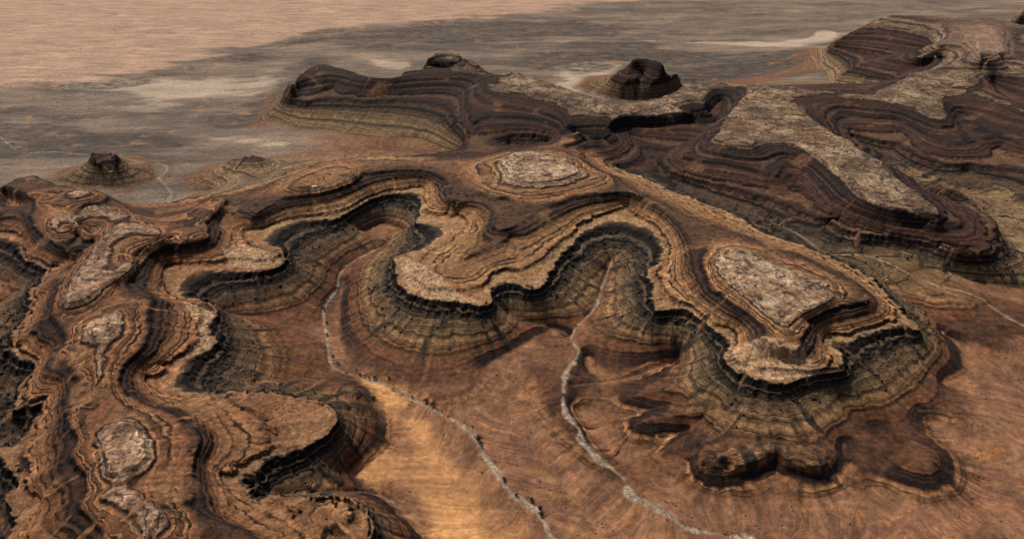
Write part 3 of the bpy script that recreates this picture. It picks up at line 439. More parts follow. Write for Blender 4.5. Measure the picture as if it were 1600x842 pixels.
# ------------------------------------------------------------------ mesh grid
MT = 1100
rows = [math.log(320.0)]
while rows[-1] < math.log(2950.0):
    f = (rows[-1] - math.log(320.0)) / (math.log(2950.0) - math.log(320.0))
    rows.append(rows[-1] + 0.00125 + 0.0021 * f ** 1.5)
rows = np.array(rows); MR = len(rows)
ths = np.linspace(-TH + 0.004, TH - 0.004, MT)
R = np.exp(rows)[:, None]
X = (R * np.sin(ths)[None, :]).astype(np.float32); Y = (R * np.cos(ths)[None, :]).astype(np.float32)
fi = (rows - math.log(R0)) / D; fj = (ths + TH) / D
i0 = np.clip(np.floor(fi).astype(int), 0, NR - 2); j0 = np.clip(np.floor(fj).astype(int), 0, NT - 2)
wi = (fi - i0)[:, None].astype(np.float32); wj = (fj - j0)[None, :].astype(np.float32)
def resample(a):
    return (a[i0][:, j0] * (1 - wi) + a[i0 + 1][:, j0] * wi) * (1 - wj) + (a[i0][:, j0 + 1] * (1 - wi) + a[i0 + 1][:, j0 + 1] * wi) * wj
s = resample(S).astype(np.float32); licw = resample(LIC_W); licf = resample(LIC_F)

def seg_dist(pts, widths=None):
    """distance of every grid vertex to a polyline, with the running fraction, found on a coarser lattice"""
    q = spline(pts, 4.0)[:, :2].astype(np.float32)
    lo = q.min(0) - 40; hi = q.max(0) + 40
    sel = (X > lo[0]) & (X < hi[0]) & (Y > lo[1]) & (Y < hi[1])
    d = np.full(X.shape, 1e3, np.float32); fr = np.zeros(X.shape, np.float32)
    xs, ys = X[sel], Y[sel]
    best = np.full(xs.shape, 1e9, np.float32); bf = np.zeros(xs.shape, np.float32)
    n = len(q) - 1
    for k in range(n):
        a, b = q[k], q[k + 1]; ab = b - a; L2 = float(ab @ ab) + 1e-9
        near = (np.abs(xs - a[0]) < 45) & (np.abs(ys - a[1]) < 45)
        if not near.any(): continue
        px, py = xs[near] - a[0], ys[near] - a[1]
        t = np.clip((px * ab[0] + py * ab[1]) / L2, 0, 1)
        dd = np.hypot(px - t * ab[0], py - t * ab[1])
        bb = best[near]; better = dd < bb
        bb[better] = dd[better]; best[near] = bb
        ff = bf[near]; ff[better] = ((k + t) / n)[better]; bf[near] = ff
    d[sel] = best; fr[sel] = bf
    return d, fr

def poly_mask(poly, soft):
    """1 inside a ground polygon, fading over `soft` metres"""
    q = spline(list(poly) + [poly[0]], 5.0)[:, :2]
    lo = q.min(0) - soft * 2; hi = q.max(0) + soft * 2
    sel = (X > lo[0]) & (X < hi[0]) & (Y > lo[1]) & (Y < hi[1])
    xs, ys = X[sel], Y[sel]
    inside = np.zeros(xs.shape, bool); best = np.full(xs.shape, 1e9, np.float32)
    for k in range(len(q) - 1):
        (ax, ay), (bx, by) = q[k], q[k + 1]
        c = ((ay > ys) != (by > ys)) & (xs < (bx - ax) * (ys - ay) / (by - ay + 1e-9) + ax)
        inside ^= c
        best = np.minimum(best, np.hypot(xs - ax, ys - ay))
    m = np.zeros(X.shape, np.float32)
    m[sel] = smooth(-soft, soft, np.where(inside, best, -best))
    return m

# ------------------------------------------------------------------ which landform and which bed a face belongs to
names = list(SEEDS)
cx, cy = X[::6, ::6], Y[::6, ::6]
wx = cx + fbm(cx, cy, 40, 2, 70) * 8; wy = cy + fbm(cx, cy, 40, 2, 71) * 8
best = np.full(cx.shape, 1e12, np.float32); own = np.zeros(cx.shape, np.int32)
for k, nm in enumerate(names):
    for (sx, sy) in SEEDS[nm]:
        d2 = (wx - sx) ** 2 + (wy - sy) ** 2
        b = d2 < best
        best[b] = d2[b]; own[b] = k
own = np.repeat(np.repeat(own, 6, 0), 6, 1)[:MR, :MT]
if own.shape != (MR, MT):
    own = np.pad(own, ((0, MR - own.shape[0]), (0, MT - own.shape[1])), mode='edge')
dist = np.sqrt(np.repeat(np.repeat(best, 6, 0), 6, 1)[:MR, :MT])

warm = np.ones(X.shape, np.float32)
for nm in ('far_mesa', 'far_cone', 'neck_plateau', 'banded_ridge', 'north_ridge', 'corner_mesa', 'cone_hill', 'brown_hill'):
    warm[own == names.index(nm)] = 0
for _ in range(30):
    p = np.pad(warm, 1, mode='edge')
    warm = 0.2 * (warm + p[:-2, 1:-1] + p[2:, 1:-1] + p[1:-1, :-2] + p[1:-1, 2:])

# ------------------------------------------------------------------ terraces: hard beds stand as ledges, soft beds as slopes
KEYS = [(-20, -20), (6, 6), (8.6, 8.2), (10.2, 9.8), (11.2, 11.6), (13.6, 13.8), (19.4, 19.3), (19.8, 20.2), (25.7, 25.5), (26.0, 26.3), (30.7, 30.5), (31.0, 31.2),
        (36.8, 35.2), (37.7, 38.0), (39.6, 39.0), (40.8, 41.9), (41.8, 42.3), (42.3, 43.6), (44.6, 44.7), (44.9, 45.4), (48.2, 47.9), (48.6, 48.8),
        (55.2, 54.8), (56.1, 56.2), (57.2, 57.0), (58.3, 59.0), (61.6, 61.4), (62.0, 62.2), (64.8, 64.6), (65.3, 65.8), (69.4, 69.2), (70.0, 70.2), (70.4, 70.4), (70.8, 71.2),
        (74, 73.8), (74.4, 74.6), (77, 76.6), (78, 78.8), (84, 83.4), (85, 86), (90, 89.8), (90.8, 91.4), (120, 120)]
KS = np.array([k[0] for k in KEYS]); KZ = np.array([k[1] for k in KEYS])
slope = resample(SLOPE)
fan = smooth(0.17, 0.08, slope) * smooth(28, 21, s)
for nm in ('fore_hill', 'fore_knoll', 'low_knob'): fan[(own == names.index(nm)) & (dist < 62)] *= 0.1
fan = blur(fan, 8)
hill = smooth(5, 10, s) * (1 - fan)
ridge = 0.5 - np.abs(fbm(X, Y, 11, 2, 90))
jag = (blocks(X, Y, 15.0, 4) * 0.55 + blocks(X, Y, 8.0, 1) * 0.8 + blocks(X + 0.3 * Y, Y, 3.8, 2) * 0.4 + ridge * 0.9) * smooth(30, 36, s) * (1 - 0.6 * smooth(44, 47, s)) + ridge * 0.2
nz = np.clip(slope / 0.45, 0.22, 1.15)
low = 1.0 - 0.45 * smooth(26, 18, s)
soil = smooth(0.42, 0.8, fbm(X, Y, 48, 3, 140)) * smooth(43.5, 45.5, s) * smooth(66, 62, s) * 0.75
soil = np.maximum(soil, smooth(1.7, 2.4, licw) * smooth(30, 36, s) * 0.8)
for (sx, sy, sr) in SOIL_SPOTS:
    soil = np.maximum(soil, smooth(sr * 1.5, sr * 0.6, np.hypot(X - sx, Y - sy) + 4 * fbm(X, Y, 12, 2, 141)))
sn = s + hill * nz * low * (fbm(X, Y, 70, 2, 3) * 1.5 + fbm(X, Y, 22, 2, 9) * 0.75 + jag + licw * (0.16 + 0.44 * smooth(46, 34, s)) + licf * 0.07 - 1.7 * smooth(1.0, 2.2, licw) * smooth(24, 34, s) * smooth(50, 44, s))
sn += smooth(60, 65, s) * (fbm(X, Y, 38, 3, 77) * 1.25)
sn += (1 - hill) * (fbm(X, Y, 90, 4, 21) * 1.1 + licf * 0.16 * smooth(1300, 900, R))
Z0 = np.interp(sn, KS, KZ).astype(np.float32)
Z0 = Z0 + (sn - Z0) * soil
# thin beds inside the big ones: hard ones make small risers
BED_T = 1.55
def bed_coord(z): return (z + 0.5 * np.sin(0.9 * z) + 0.2 * np.sin(2.3 * z)) / BED_T
zt = np.arange(-20, 125, 0.01)
bq = bed_coord(zt); bid = np.floor(bq); bf = bq - bid
hard = np.mod(bid * 0.7548777 + 0.1, 1.0) > np.where(zt < 33.5, 0.62, 0.45)
mul = np.where((bf < 0.2) & hard, np.where(zt < 33.5, 2.6, np.where(zt < 44, 5.5, 3.4)), 0.82)
cum = np.cumsum(mul) * 0.01; cum += zt[0] - cum[0]
kw = 501
dev = cum - zt
low = np.convolve(np.pad(dev, kw // 2, mode='edge'), np.ones(kw) / kw, mode='valid')
low = np.convolve(np.pad(low, kw // 2, mode='edge'), np.ones(kw) / kw, mode='valid')
ZF = np.interp(Z0, zt, cum - low).astype(np.float32)
ZF = Z0 + (ZF - Z0) * hill * (1 - soil)
Z = ZF + fbm(X, Y, 5.0, 3, 15) * (0.06 + 0.16 * hill) * smooth(2000, 900, R)
Z = Z + fbm(X, Y, 220, 3, 33) * 3.0 * smooth(1200, 1800, R) * (1 - hill)

# dry river beds: incised, flat gravel floors
chan = np.zeros(X.shape, np.float32); chan_id = np.zeros(X.shape, np.int32)
wob = fbm(X, Y, 22, 3, 55); wob2 = fbm(X, Y, 7, 1, 58)
for ci, (cname, (wid, pts)) in enumerate(CHANNELS.items()):
    d, fr = seg_dist(pts)
    w = (wid[0] + (wid[1] - wid[0]) * fr) * (0.28 + 0.42 * wob + 0.14 * wob2)
    m = smooth(w + 1.6, w - 1.0, d)
    faint = 0.35 if wid[1] < 2.5 else 1.0
    Z -= 0.9 * smooth(w * 1.8 + 3, w * 0.8, d)
    chan_id = np.where(m > 0.5, ci + 1, chan_id)
    chan = np.maximum(chan, m * faint)
sand = smooth(0.15, 0.95, poly_mask(SAND_PATCH, 24.0) + 0.5 * fbm(X, Y, 30, 4, 61)) * (1 - chan) * smooth(16, 10, s)
Z = np.where(R > 2550, Z * smooth(2900, 2550, R) - 3.9 * smooth(2600, 2900, R), Z)

# ------------------------------------------------------------------ normals
def grid_normals(X, Y, Z):
    P = np.stack([X, Y, Z], -1)
    du = np.gradient(P, axis=0); dv = np.gradient(P, axis=1)
    n = np.cross(dv, du)
    n /= np.linalg.norm(n, axis=-1, keepdims=True) + 1e-9
    return n.astype(np.float32)
NRM = grid_normals(X, Y, Z)

tint = np.zeros(X.shape, np.float32)
for nm in ('left_ridge', 'west_mesa'): tint[own == names.index(nm)] = 1
tint = blur(tint, 30)
fore = np.zeros(X.shape, np.float32)
for nm in ('fore_hill', 'fore_knoll', 'low_knob'): fore[(own == names.index(nm)) & (dist < 75)] = 1
fore = blur(fore, 10)
hillc = (1 - fan) * (smooth(5, 9, s) * fore + smooth(5, 13, s) * (1 - fore))
grey = np.zeros(X.shape, np.float32)
for nm in ('neck_plateau', 'far_mesa', 'far_cone', 'cone_hill'): grey[own == names.index(nm)] = 1
grey = blur(grey, 25)
ATTR = dict(fore=fore, cover=hillc, grey=grey, tint=tint, bed=Z0, soil=soil, steep=nz, streak=licf, chute=licw, gravel=chan, sand=sand, warm=warm, hill=hill)
stx = fbm(X / 3.2 + Y * 0.10, Y, 90, 6, 101, 0.62)
def streaky(m, k=0.9): return smooth(0.2, 0.8, m + k * stx * 4.0 * m * (1.0 - m))
pink = streaky(poly_mask(PINK_PLAIN, 130.0)); pale = streaky(poly_mask(PALE_SWEEP, 80.0)) * 0.6
for poly in PALE_MORE: pale = np.maximum(pale, streaky(poly_mask(poly, 30.0)) * 0.6)
darkm = np.zeros(X.shape, np.float32)
for poly in DARK_APRONS: darkm = np.maximum(darkm, streaky(poly_mask(poly, 70.0)))
cream = np.zeros(X.shape, np.float32)
for poly in CREAM_ROCK: cream = np.maximum(cream, poly_mask(poly, 4.0))
cream = smooth(0.25, 0.85, cream + 0.45 * fbm(X, Y, 9, 3, 150) * (cream > 0.02))
ATTR.update(cream=cream)
far = smooth(1140, 1340, R) * np.ones_like(X)
far = np.maximum(far, smooth(-230, -330, X + 0.0 * Y) * smooth(820, 900, Y))
ATTR.update(pink=pink, pale=pale, dark=darkm, far=far)

# ------------------------------------------------------------------ material
def new_mat(name):
    m = bpy.data.materials.new(name); m.use_nodes = True
    return m, m.node_tree.nodes, m.node_tree.links, m.node_tree.nodes['Principled BSDF']

def srgb(r, g, b):
    f = lambda c: (c / 255 / 12.92) if c / 255 <= 0.04045 else ((c / 255 + 0.055) / 1.055) ** 2.4
    return (f(r), f(g), f(b), 1.0)

class NT_:
    def __init__(self, nodes, links): self.n, self.l = nodes, links
    def link(self, a, b): self.l.new(a, b)
    def attr(self, name):
        a = self.n.new('ShaderNodeAttribute'); a.attribute_name = name; return a.outputs['Fac']
    def math(self, op, a, b=None, c=None):
        m = self.n.new('ShaderNodeMath'); m.operation = op
        for k, v in enumerate((a, b, c)):
            if v is None: continue
            if isinstance(v, (int, float)): m.inputs[k].default_value = v
            else: self.link(v, m.inputs[k])
        return m.outputs[0]
    def noise(self, vec, scale, detail=4, rough=0.55):
        t = self.n.new('ShaderNodeTexNoise'); t.inputs['Scale'].default_value = scale
        t.inputs['Detail'].default_value = detail; t.inputs['Roughness'].default_value = rough
        self.link(vec, t.inputs['Vector']); return t.outputs['Fac']
    def ramp(self, fac, stops, interp='LINEAR'):
        r = self.n.new('ShaderNodeValToRGB'); r.color_ramp.interpolation = interp
        e = r.color_ramp.elements
        while len(e) > 1: e.remove(e[-1])
        e[0].position, e[0].color = stops[0]
        for p, c in stops[1:]:
            k = e.new(p); k.color = c
        self.link(fac, r.inputs['Fac']); return r.outputs['Color']
    def rng(self, v, a, b, c, d):
        m = self.n.new('ShaderNodeMapRange'); m.inputs[1].default_value = a; m.inputs[2].default_value = b
        m.inputs[3].default_value = c; m.inputs[4].default_value = d
        self.link(v, m.inputs[0]); return m.outputs[0]
    def mix(self, fac, a, b, mode='MIX'):
        m = self.n.new('ShaderNodeMix'); m.data_type = 'RGBA'; m.blend_type = mode
        for sock, v in ((m.inputs[0], fac), (m.inputs[6], a), (m.inputs[7], b)):
            if isinstance(v, (int, float)): sock.default_value = v
            elif isinstance(v, tuple): sock.default_value = v
            else: self.link(v, sock)
        return m.outputs[2]
    def scaled(self, vec, sx, sy, sz):
        m = self.n.new('ShaderNodeMapping'); m.inputs['Scale'].default_value = (sx, sy, sz)
        self.link(vec, m.inputs['Vector']); return m.outputs[0]

ZMAX = 100.0
# beds of the near mesas, metre by metre: (height, colour)
BEDS_WARM = [(0, (122, 90, 62)), (6, (116, 84, 58)), (8, (98, 70, 48)), (9.0, (122, 92, 62)), (10.2, (100, 70, 46)), (11.2, (42, 30, 26)), (13, (44, 31, 26)), (14.6, (58, 39, 29)), (17, (84, 57, 38)),
             (21, (92, 68, 46)), (24, (100, 78, 54)), (26, (88, 70, 50)), (29, (98, 80, 58)), (34.8, (60, 52, 43)),
             (35.8, (28, 25, 23)), (37.8, (34, 30, 27)), (38.7, (78, 66, 52)), (39.6, (30, 26, 24)), (42, (38, 31, 27)), (43.5, (140, 114, 84)), (45, (104, 77, 51)),
             (46.4, (122, 94, 65)), (49.5, (108, 82, 56)), (52, (112, 84, 57)), (54.2, (70, 52, 36)), (55.2, (32, 26, 24)), (57, (60, 43, 33)), (59.2, (30, 25, 24)), (60.4, (98, 70, 46)),
             (61.3, (136, 106, 74)), (62.0, (72, 53, 40)), (62.8, (112, 84, 58)), (63.9, (126, 97, 66)), (64.5, (62, 48, 39)), (65.2, (92, 70, 51)), (66.2, (142, 124, 104)), (69.2, (144, 124, 103)), (69.8, (70, 54, 43)), (70.8, (58, 46, 39)), (71.6, (128, 103, 78))]
BEDS_DARK = [(0, (104, 84, 68)), (10, (96, 76, 60)), (18, (94, 78, 58)), (22, (112, 94, 70)), (26, (84, 68, 52)), (28, (112, 94, 70)),
             (32, (92, 74, 56)), (34.6, (74, 58, 46)), (35.6, (28, 24, 22)), (38, (34, 28, 26)), (39, (84, 62, 48)), (40, (44, 33, 28)), (43, (62, 43, 35)), (44, (100, 78, 58)),
             (45.5, (58, 40, 33)), (48, (72, 50, 40)), (49, (48, 35, 30)), (51, (84, 60, 46)), (53, (56, 40, 34)), (55, (32, 26, 25)), (57, (70, 49, 40)), (59, (34, 27, 26)),
             (62, (62, 45, 38)), (63, (32, 26, 25)), (64.6, (50, 38, 34)), (65.8, (108, 90, 72)), (71, (120, 103, 82)), (73.4, (66, 52, 44)), (76, (112, 92, 74)), (79, (60, 48, 42)), (84, (104, 84, 70)), (92, (120, 98, 82))]

mat, mn, ml, bsdf = new_mat('layered_desert_rock')
g = NT_(mn, ml)
pos = mn.new('ShaderNodeNewGeometry').outputs['Position']
bed0 = g.attr('bed'); warm_ = g.attr('warm'); gravel_ = g.attr('gravel'); sand_ = g.attr('sand'); hill_ = g.attr('hill'); streak_ = g.attr('streak'); chute_ = g.attr('chute')
n_big = g.noise(pos, 0.012, 5, 0.6)
n_mid = g.noise(pos, 0.09, 6, 0.62)
n_fine = g.noise(pos, 0.55, 5, 0.65)
n_grit = g.noise(pos, 2.2, 3, 0.6)
jit = g.math('MULTIPLY', g.math('SUBTRACT', n_mid, 0.5), 1.3)
jit = g.math('ADD', jit, g.math('MULTIPLY', g.math('SUBTRACT', n_fine, 0.5), 0.6))
jit = g.math('MULTIPLY', jit, g.attr('steep'))
capj = g.math('MULTIPLY', g.math('MULTIPLY', g.math('SUBTRACT', g.noise(pos, 0.11, 6, 0.65), 0.5), 5.0), g.rng(bed0, 63.0, 65.5, 0.0, 1.0))
bed = g.math('ADD', g.math('ADD', bed0, jit), capj)
fac = g.math('DIVIDE', bed, ZMAX)
def bed_ramp(beds):
    lo, hi = beds[:24], beds[23:]
    a = g.ramp(fac, [(h / ZMAX, srgb(*c)) for h, c in lo]); b = g.ramp(fac, [(h / ZMAX, srgb(*c)) for h, c in hi])
    return g.mix(g.math('GREATER_THAN', fac, lo[-1][0] / ZMAX), a, b)
c_warm = bed_ramp(BEDS_WARM); c_dark = bed_ramp(BEDS_DARK)
col = g.mix(warm_, c_dark, c_warm)
tread = g.math('MULTIPLY', g.math('MULTIPLY', g.rng(bed0, 53.5, 55.0, 0.0, 1.0), g.rng(bed0, 65.0, 64.0, 0.0, 1.0)), g.rng(g.attr('steep'), 0.8, 0.42, 0.0, 0.38))
tread_c = g.ramp(n_mid, [(0.35, srgb(84, 63, 47)), (0.5, srgb(112, 85, 61)), (0.65, srgb(96, 73, 54))])
tread_c = g.mix(warm_, g.mix(1.0, tread_c, (0.62, 0.58, 0.58, 1), 'MULTIPLY'), tread_c)
col = g.mix(tread, col, tread_c)
# thin beds: each its own tone, the hard ones edged dark for varnish and painted-in ledge shadow
bj = g.math('ADD', bed0, g.math('ADD', g.math('MULTIPLY', jit, 0.22), g.math('MULTIPLY', g.math('SUBTRACT', n_big, 0.5), 2.6)))
bc = g.math('ADD', bj, g.math('ADD', g.math('MULTIPLY', g.math('SINE', g.math('MULTIPLY', bj, 0.9)), 0.5), g.math('MULTIPLY', g.math('SINE', g.math('MULTIPLY', bj, 2.3)), 0.2)))
bc = g.math('DIVIDE', bc, 1.55)
bid_ = g.math('FLOOR', bc); bfr = g.math('FRACT', bc)
tone = g.math('FRACT', g.math('ADD', g.math('MULTIPLY', bid_, 0.5698403), 0.3))
hardn = g.math('GREATER_THAN', g.math('FRACT', g.math('ADD', g.math('MULTIPLY', bid_, 0.7548777), 0.1)), 0.45)
edge = g.math('MULTIPLY', g.rng(bfr, 0.16, 0.26, 1.0, 0.0), hardn)
bvec = mn.new('ShaderNodeCombineXYZ'); bsep = mn.new('ShaderNodeSeparateXYZ'); g.link(pos, bsep.inputs[0])
g.link(g.math('MULTIPLY', bsep.outputs[0], 0.03), bvec.inputs[0]); g.link(g.math('MULTIPLY', bsep.outputs[1], 0.03), bvec.inputs[1]); g.link(g.math('MULTIPLY', bed0, 0.7), bvec.inputs[2])
brk = g.rng(g.noise(bvec.outputs[0], 1.0, 4, 0.6), 0.40, 0.54, 0.08, 1.0)
edge = g.math('MULTIPLY', g.math('MULTIPLY', edge, g.math('MULTIPLY', brk, g.rng(g.attr('steep'), 0.22, 0.55, 0.0, 1.0))), hill_)
for kh, kw_ in ((14.1, 0.2), (20.4, 0.2), (23.0, 0.14), (26.2, 0.22), (28.8, 0.14), (31.3, 0.25), (33.2, 0.15), (45.3, 0.28), (47.0, 0.16), (48.7, 0.34), (51.2, 0.16), (53.2, 0.22), (62.1, 0.26), (63.4, 0.15), (64.6, 0.2)):
    ln = g.math('ABSOLUTE', g.math('SUBTRACT', bj, kh))
    ln = g.math('MULTIPLY', g.rng(ln, kw_ * 0.7, kw_ * 1.25, 0.95, 0.0), hill_)
    edge = g.math('MAXIMUM', edge, g.math('MULTIPLY', ln, brk))
lam = g.noise(g.scaled(pos, 0.05, 0.05, 3.0), 1.0, 3, 0.7)
tone = g.math('ADD', 0.5, g.math('MULTIPLY', g.math('SUBTRACT', tone, 0.5), g.rng(g.attr('steep'), 0.2, 0.7, 0.15, 1.0)))
lamf = g.math('MULTIPLY', g.rng(tone, 0.0, 1.0, 0.62, 1.42), g.rng(lam, 0.3, 0.7, 0.75, 1.25))
lamf = g.math('ADD', g.math('MULTIPLY', g.math('SUBTRACT', lamf, 1.0), hill_), 1.0)
lc = mn.new('ShaderNodeCombineColor')
for k in range(3): g.link(lamf, lc.inputs[k])
col = g.mix(1.0, col, lc.outputs[0], 'MULTIPLY')
col = g.mix(g.math('MULTIPLY', edge, 0.85), col, srgb(26, 21, 20))
drift = g.noise(pos, 0.02, 4, 0.6)
col = g.mix(g.math('MULTIPLY', g.rng(drift, 0.5, 0.68, 0.0, 0.4), hill_), col, g.mix(1.0, col, (1.08, 0.85, 0.77, 1), 'MULTIPLY'))
col = g.mix(g.math('MULTIPLY', g.rng(drift, 0.48, 0.32, 0.0, 0.45), hill_), col, g.mix(1.0, col, (0.82, 0.9, 1.0, 1), 'MULTIPLY'))
col = g.mix(g.math('MULTIPLY', g.attr('tint'), hill_), col, g.mix(1.0, col, (0.84, 0.76, 0.75, 1), 'MULTIPLY'))
col = g.mix(g.math('MULTIPLY', g.attr('grey'), hill_), col, g.mix(1.0, col, (0.80, 0.78, 0.77, 1), 'MULTIPLY'))
# chutes of loose debris down the slopes
deb = g.math('MULTIPLY', g.rng(chute_, 0.8, 1.5, 0.0, 0.95), g.rng(n_mid, 0.38, 0.52, 0.3, 1.0))
col = g.mix(g.math('MULTIPLY', g.math('MULTIPLY', deb, g.rng(bed0, 40.0, 34.0, 0.0, 1.0)), hill_), col, srgb(50, 43, 37))
# mottling
n_rough = g.noise(pos, 0.22, 9, 0.78)
mot = g.rng(n_rough, 0.32, 0.68, 0.42, 1.58)
mot = g.math('ADD', 1.0, g.math('MULTIPLY', g.math('SUBTRACT', mot, 1.0), g.math('ADD', 0.55, g.math('MULTIPLY', hill_, 0.45))))
captop = g.rng(bed0, 71.5, 73.0, 1.0, 0.25)
capm = g.math('MULTIPLY', g.math('MULTIPLY', g.rng(bed0, 64.8, 66.5, 0.0, 1.0), hill_), captop)
capn = g.rng(g.noise(g.scaled(pos, 0.42, 0.30, 0.4), 1.0, 7, 0.75), 0.46, 0.58, 0.0, 1.0)
capb = g.math('MULTIPLY', g.math('MULTIPLY', g.rng(bed0, 65.6, 66.2, 0.0, 1.0), hill_), captop)
capp = g.rng(g.noise(pos, 0.035, 7, 0.7), 0.44, 0.58, 0.0, 0.75)
col = g.mix(g.math('MULTIPLY', capb, capp), col, g.mix(warm_, srgb(78, 62, 51), srgb(104, 79, 59)))
capq = g.rng(g.noise(pos, 0.025, 5, 0.65), 0.5, 0.62, 0.0, 0.6)
col = g.mix(g.math('MULTIPLY', capb, capq), col, srgb(150, 131, 107))
capz = g.math('FRACT', g.math('MULTIPLY', g.math('ADD', bed0, g.math('MULTIPLY', g.math('SUBTRACT', n_fine, 0.5), 0.35)), 1.15))
capl = g.rng(g.math('ABSOLUTE', g.math('SUBTRACT', capz, 0.5)), 0.06, 0.17, 0.9, 0.0)
capl = g.math('MULTIPLY', capl, g.rng(g.noise(pos, 0.09, 4, 0.6), 0.36, 0.52, 0.1, 1.0))
col = g.mix(g.math('MULTIPLY', capb, capl), col, srgb(66, 54, 47))
col = g.mix(g.math('MULTIPLY', capm, capn), col, g.mix(1.0, col, (0.55, 0.53, 0.54, 1), 'MULTIPLY'))
benchm = g.math('MULTIPLY', g.rng(bed0, 42.8, 43.6, 0.0, 1.0), g.rng(bed0, 47.5, 46.0, 0.0, 1.0))
col = g.mix(g.math('MULTIPLY', g.math('MULTIPLY', benchm, hill_), g.math('MULTIPLY', capn, 0.6)), col, g.mix(1.0, col, (0.5, 0.47, 0.47, 1), 'MULTIPLY'))
sf = g.math('MULTIPLY', g.rng(g.attr('steep'), 0.2, 0.6, 0.15, 1.0), g.math('SUBTRACT', 1.0, g.math('MULTIPLY', g.attr('far'), g.math('SUBTRACT', 1.0, hill_))))
sf = g.math('MAXIMUM', sf, g.math('MULTIPLY', g.math('SUBTRACT', 1.0, hill_), g.math('SUBTRACT', 0.7, g.math('MULTIPLY', g.attr('far'), 0.7))))
flr = g.math('SUBTRACT', 1.0, hill_)
sf = g.math('MULTIPLY', sf, g.math('SUBTRACT', 1.0, g.math('MULTIPLY', sand_, 0.7)))
mot3 = g.math('ADD', 1.0, g.math('MULTIPLY', g.math('MULTIPLY', streak_, g.math('SUBTRACT', 0.30, g.math('MULTIPLY', hill_, 0.14))), sf))
mot4 = g.rng(n_grit, 0.3, 0.7, 0.7, 1.3)
v = g.math('MULTIPLY', mot, g.math('MULTIPLY', mot3, mot4))
floor_c = g.ramp(n_big, [(0.3, srgb(108, 80, 60)), (0.45, srgb(130, 97, 70)), (0.55, srgb(120, 90, 68)), (0.7, srgb(140, 104, 72))])
n_str = g.noise(g.scaled(pos, 0.0045, 0.011, 0.01), 1.0, 9, 0.7)
plain_c = g.ramp(n_str, [(0.3, srgb(76, 68, 62)), (0.45, srgb(94, 83, 74)), (0.55, srgb(106, 93, 82)), (0.68, srgb(124, 108, 92))])
pink_c = g.ramp(n_str, [(0.3, srgb(112, 94, 81)), (0.45, srgb(138, 116, 99)), (0.55, srgb(128, 107, 92)), (0.7, srgb(152, 128, 109))])
plain_c = g.mix(g.attr('pink'), plain_c, pink_c)
n_s2 = g.noise(g.scaled(pos, 0.012, 0.05, 0.05), 1.0, 8, 0.75)
plain_c = g.mix(1.0, plain_c, g.ramp(n_s2, [(0.34, (0.76, 0.75, 0.74, 1)), (0.5, (1, 1, 1, 1)), (0.66, (1.24, 1.2, 1.15, 1))]), 'MULTIPLY')
n_s3 = g.noise(g.scaled(pos, 0.05, 0.09, 0.05), 1.0, 6, 0.7)
plain_c = g.mix(g.math('MULTIPLY', g.attr('pale'), g.rng(n_str, 0.3, 0.6, 0.5, 1.0)), plain_c, srgb(158, 143, 126))
plain_c = g.mix(g.math('MULTIPLY', g.attr('dark'), g.rng(n_s3, 0.35, 0.6, 1.0, 0.35)), plain_c, srgb(62, 55, 50))
floor_s = g.rng(chute_, -1.5, 2.0, 0.0, 1.0)
floor_c = g.mix(g.math('MULTIPLY', floor_s, 0.6), floor_c, srgb(92, 68, 54))
fln = g.rng(g.noise(g.scaled(pos, 0.05, 0.03, 0.05), 1.0, 6, 0.7), 0.45, 0.6, 0.0, 0.55)
floor_c = g.mix(fln, floor_c, srgb(78, 57, 47))
fl_d = g.math('MULTIPLY', g.rng(streak_, 0.3, 1.3, 0.0, 0.75), g.rng(n_mid, 0.36, 0.5, 0.25, 1.0))
floor_c = g.mix(fl_d, floor_c, srgb(84, 58, 46))
fl_o = g.math('MULTIPLY', g.rng(streak_, -0.9, -1.9, 0.0, 0.8), g.rng(n_mid, 0.6, 0.45, 0.1, 1.0))
floor_c = g.mix(fl_o, floor_c, srgb(170, 118, 70))
floor_c = g.mix(g.attr('far'), floor_c, plain_c)
soil_c = g.ramp(n_mid, [(0.35, srgb(96, 71, 50)), (0.5, srgb(124, 94, 66)), (0.65, srgb(108, 80, 56))])
soil_c = g.mix(g.math('SUBTRACT', 1.0, warm_), soil_c, g.mix(1.0, soil_c, (0.72, 0.68, 0.68, 1), 'MULTIPLY'))
col = g.mix(g.math('MULTIPLY', g.attr('soil'), 0.85), col, soil_c)
crm = g.mix(g.math('MULTIPLY', capn, 0.75), srgb(156, 132, 106), srgb(92, 73, 58))
col = g.mix(g.math('MULTIPLY', g.attr('cream'), 0.58), col, crm)
lowf = g.math('MULTIPLY', g.rng(bed0, 24.0, 18.0, 0.0, 1.0), g.rng(g.attr('steep'), 0.95, 0.5, 0.0, 0.62))
lsoil = g.mix(g.rng(n_mid, 0.4, 0.6, 0.0, 1.0), srgb(92, 64, 46), srgb(112, 80, 56))
lsoil = g.mix(g.attr('fore'), lsoil, g.mix(g.rng(n_mid, 0.4, 0.6, 0.0, 1.0), srgb(66, 46, 35), srgb(92, 65, 46)))
col = g.mix(g.math('MULTIPLY', lowf, hill_), col, lsoil)
col = g.mix(g.attr('cover'), floor_c, col)
col = g.mix(sand_, col, g.mix(g.rng(n_str, 0.4, 0.62, 0.0, 1.0), srgb(156, 118, 78), srgb(130, 97, 67)))
grav_c = g.ramp(n_grit, [(0.3, srgb(108, 95, 83)), (0.5, srgb(132, 119, 105)), (0.7, srgb(150, 138, 123))])
gravel_ = g.math('MULTIPLY', gravel_, g.math('MULTIPLY', g.rng(n_mid, 0.36, 0.52, 0.55, 1.0), g.rng(g.noise(pos, 0.35, 4, 0.6), 0.38, 0.55, 0.55, 1.0)))
col = g.mix(gravel_, col, grav_c)
vv = mn.new('ShaderNodeCombineColor')
for k in range(3): g.link(v, vv.inputs[k])
col = g.mix(1.0, col, vv.outputs[0], 'MULTIPLY')
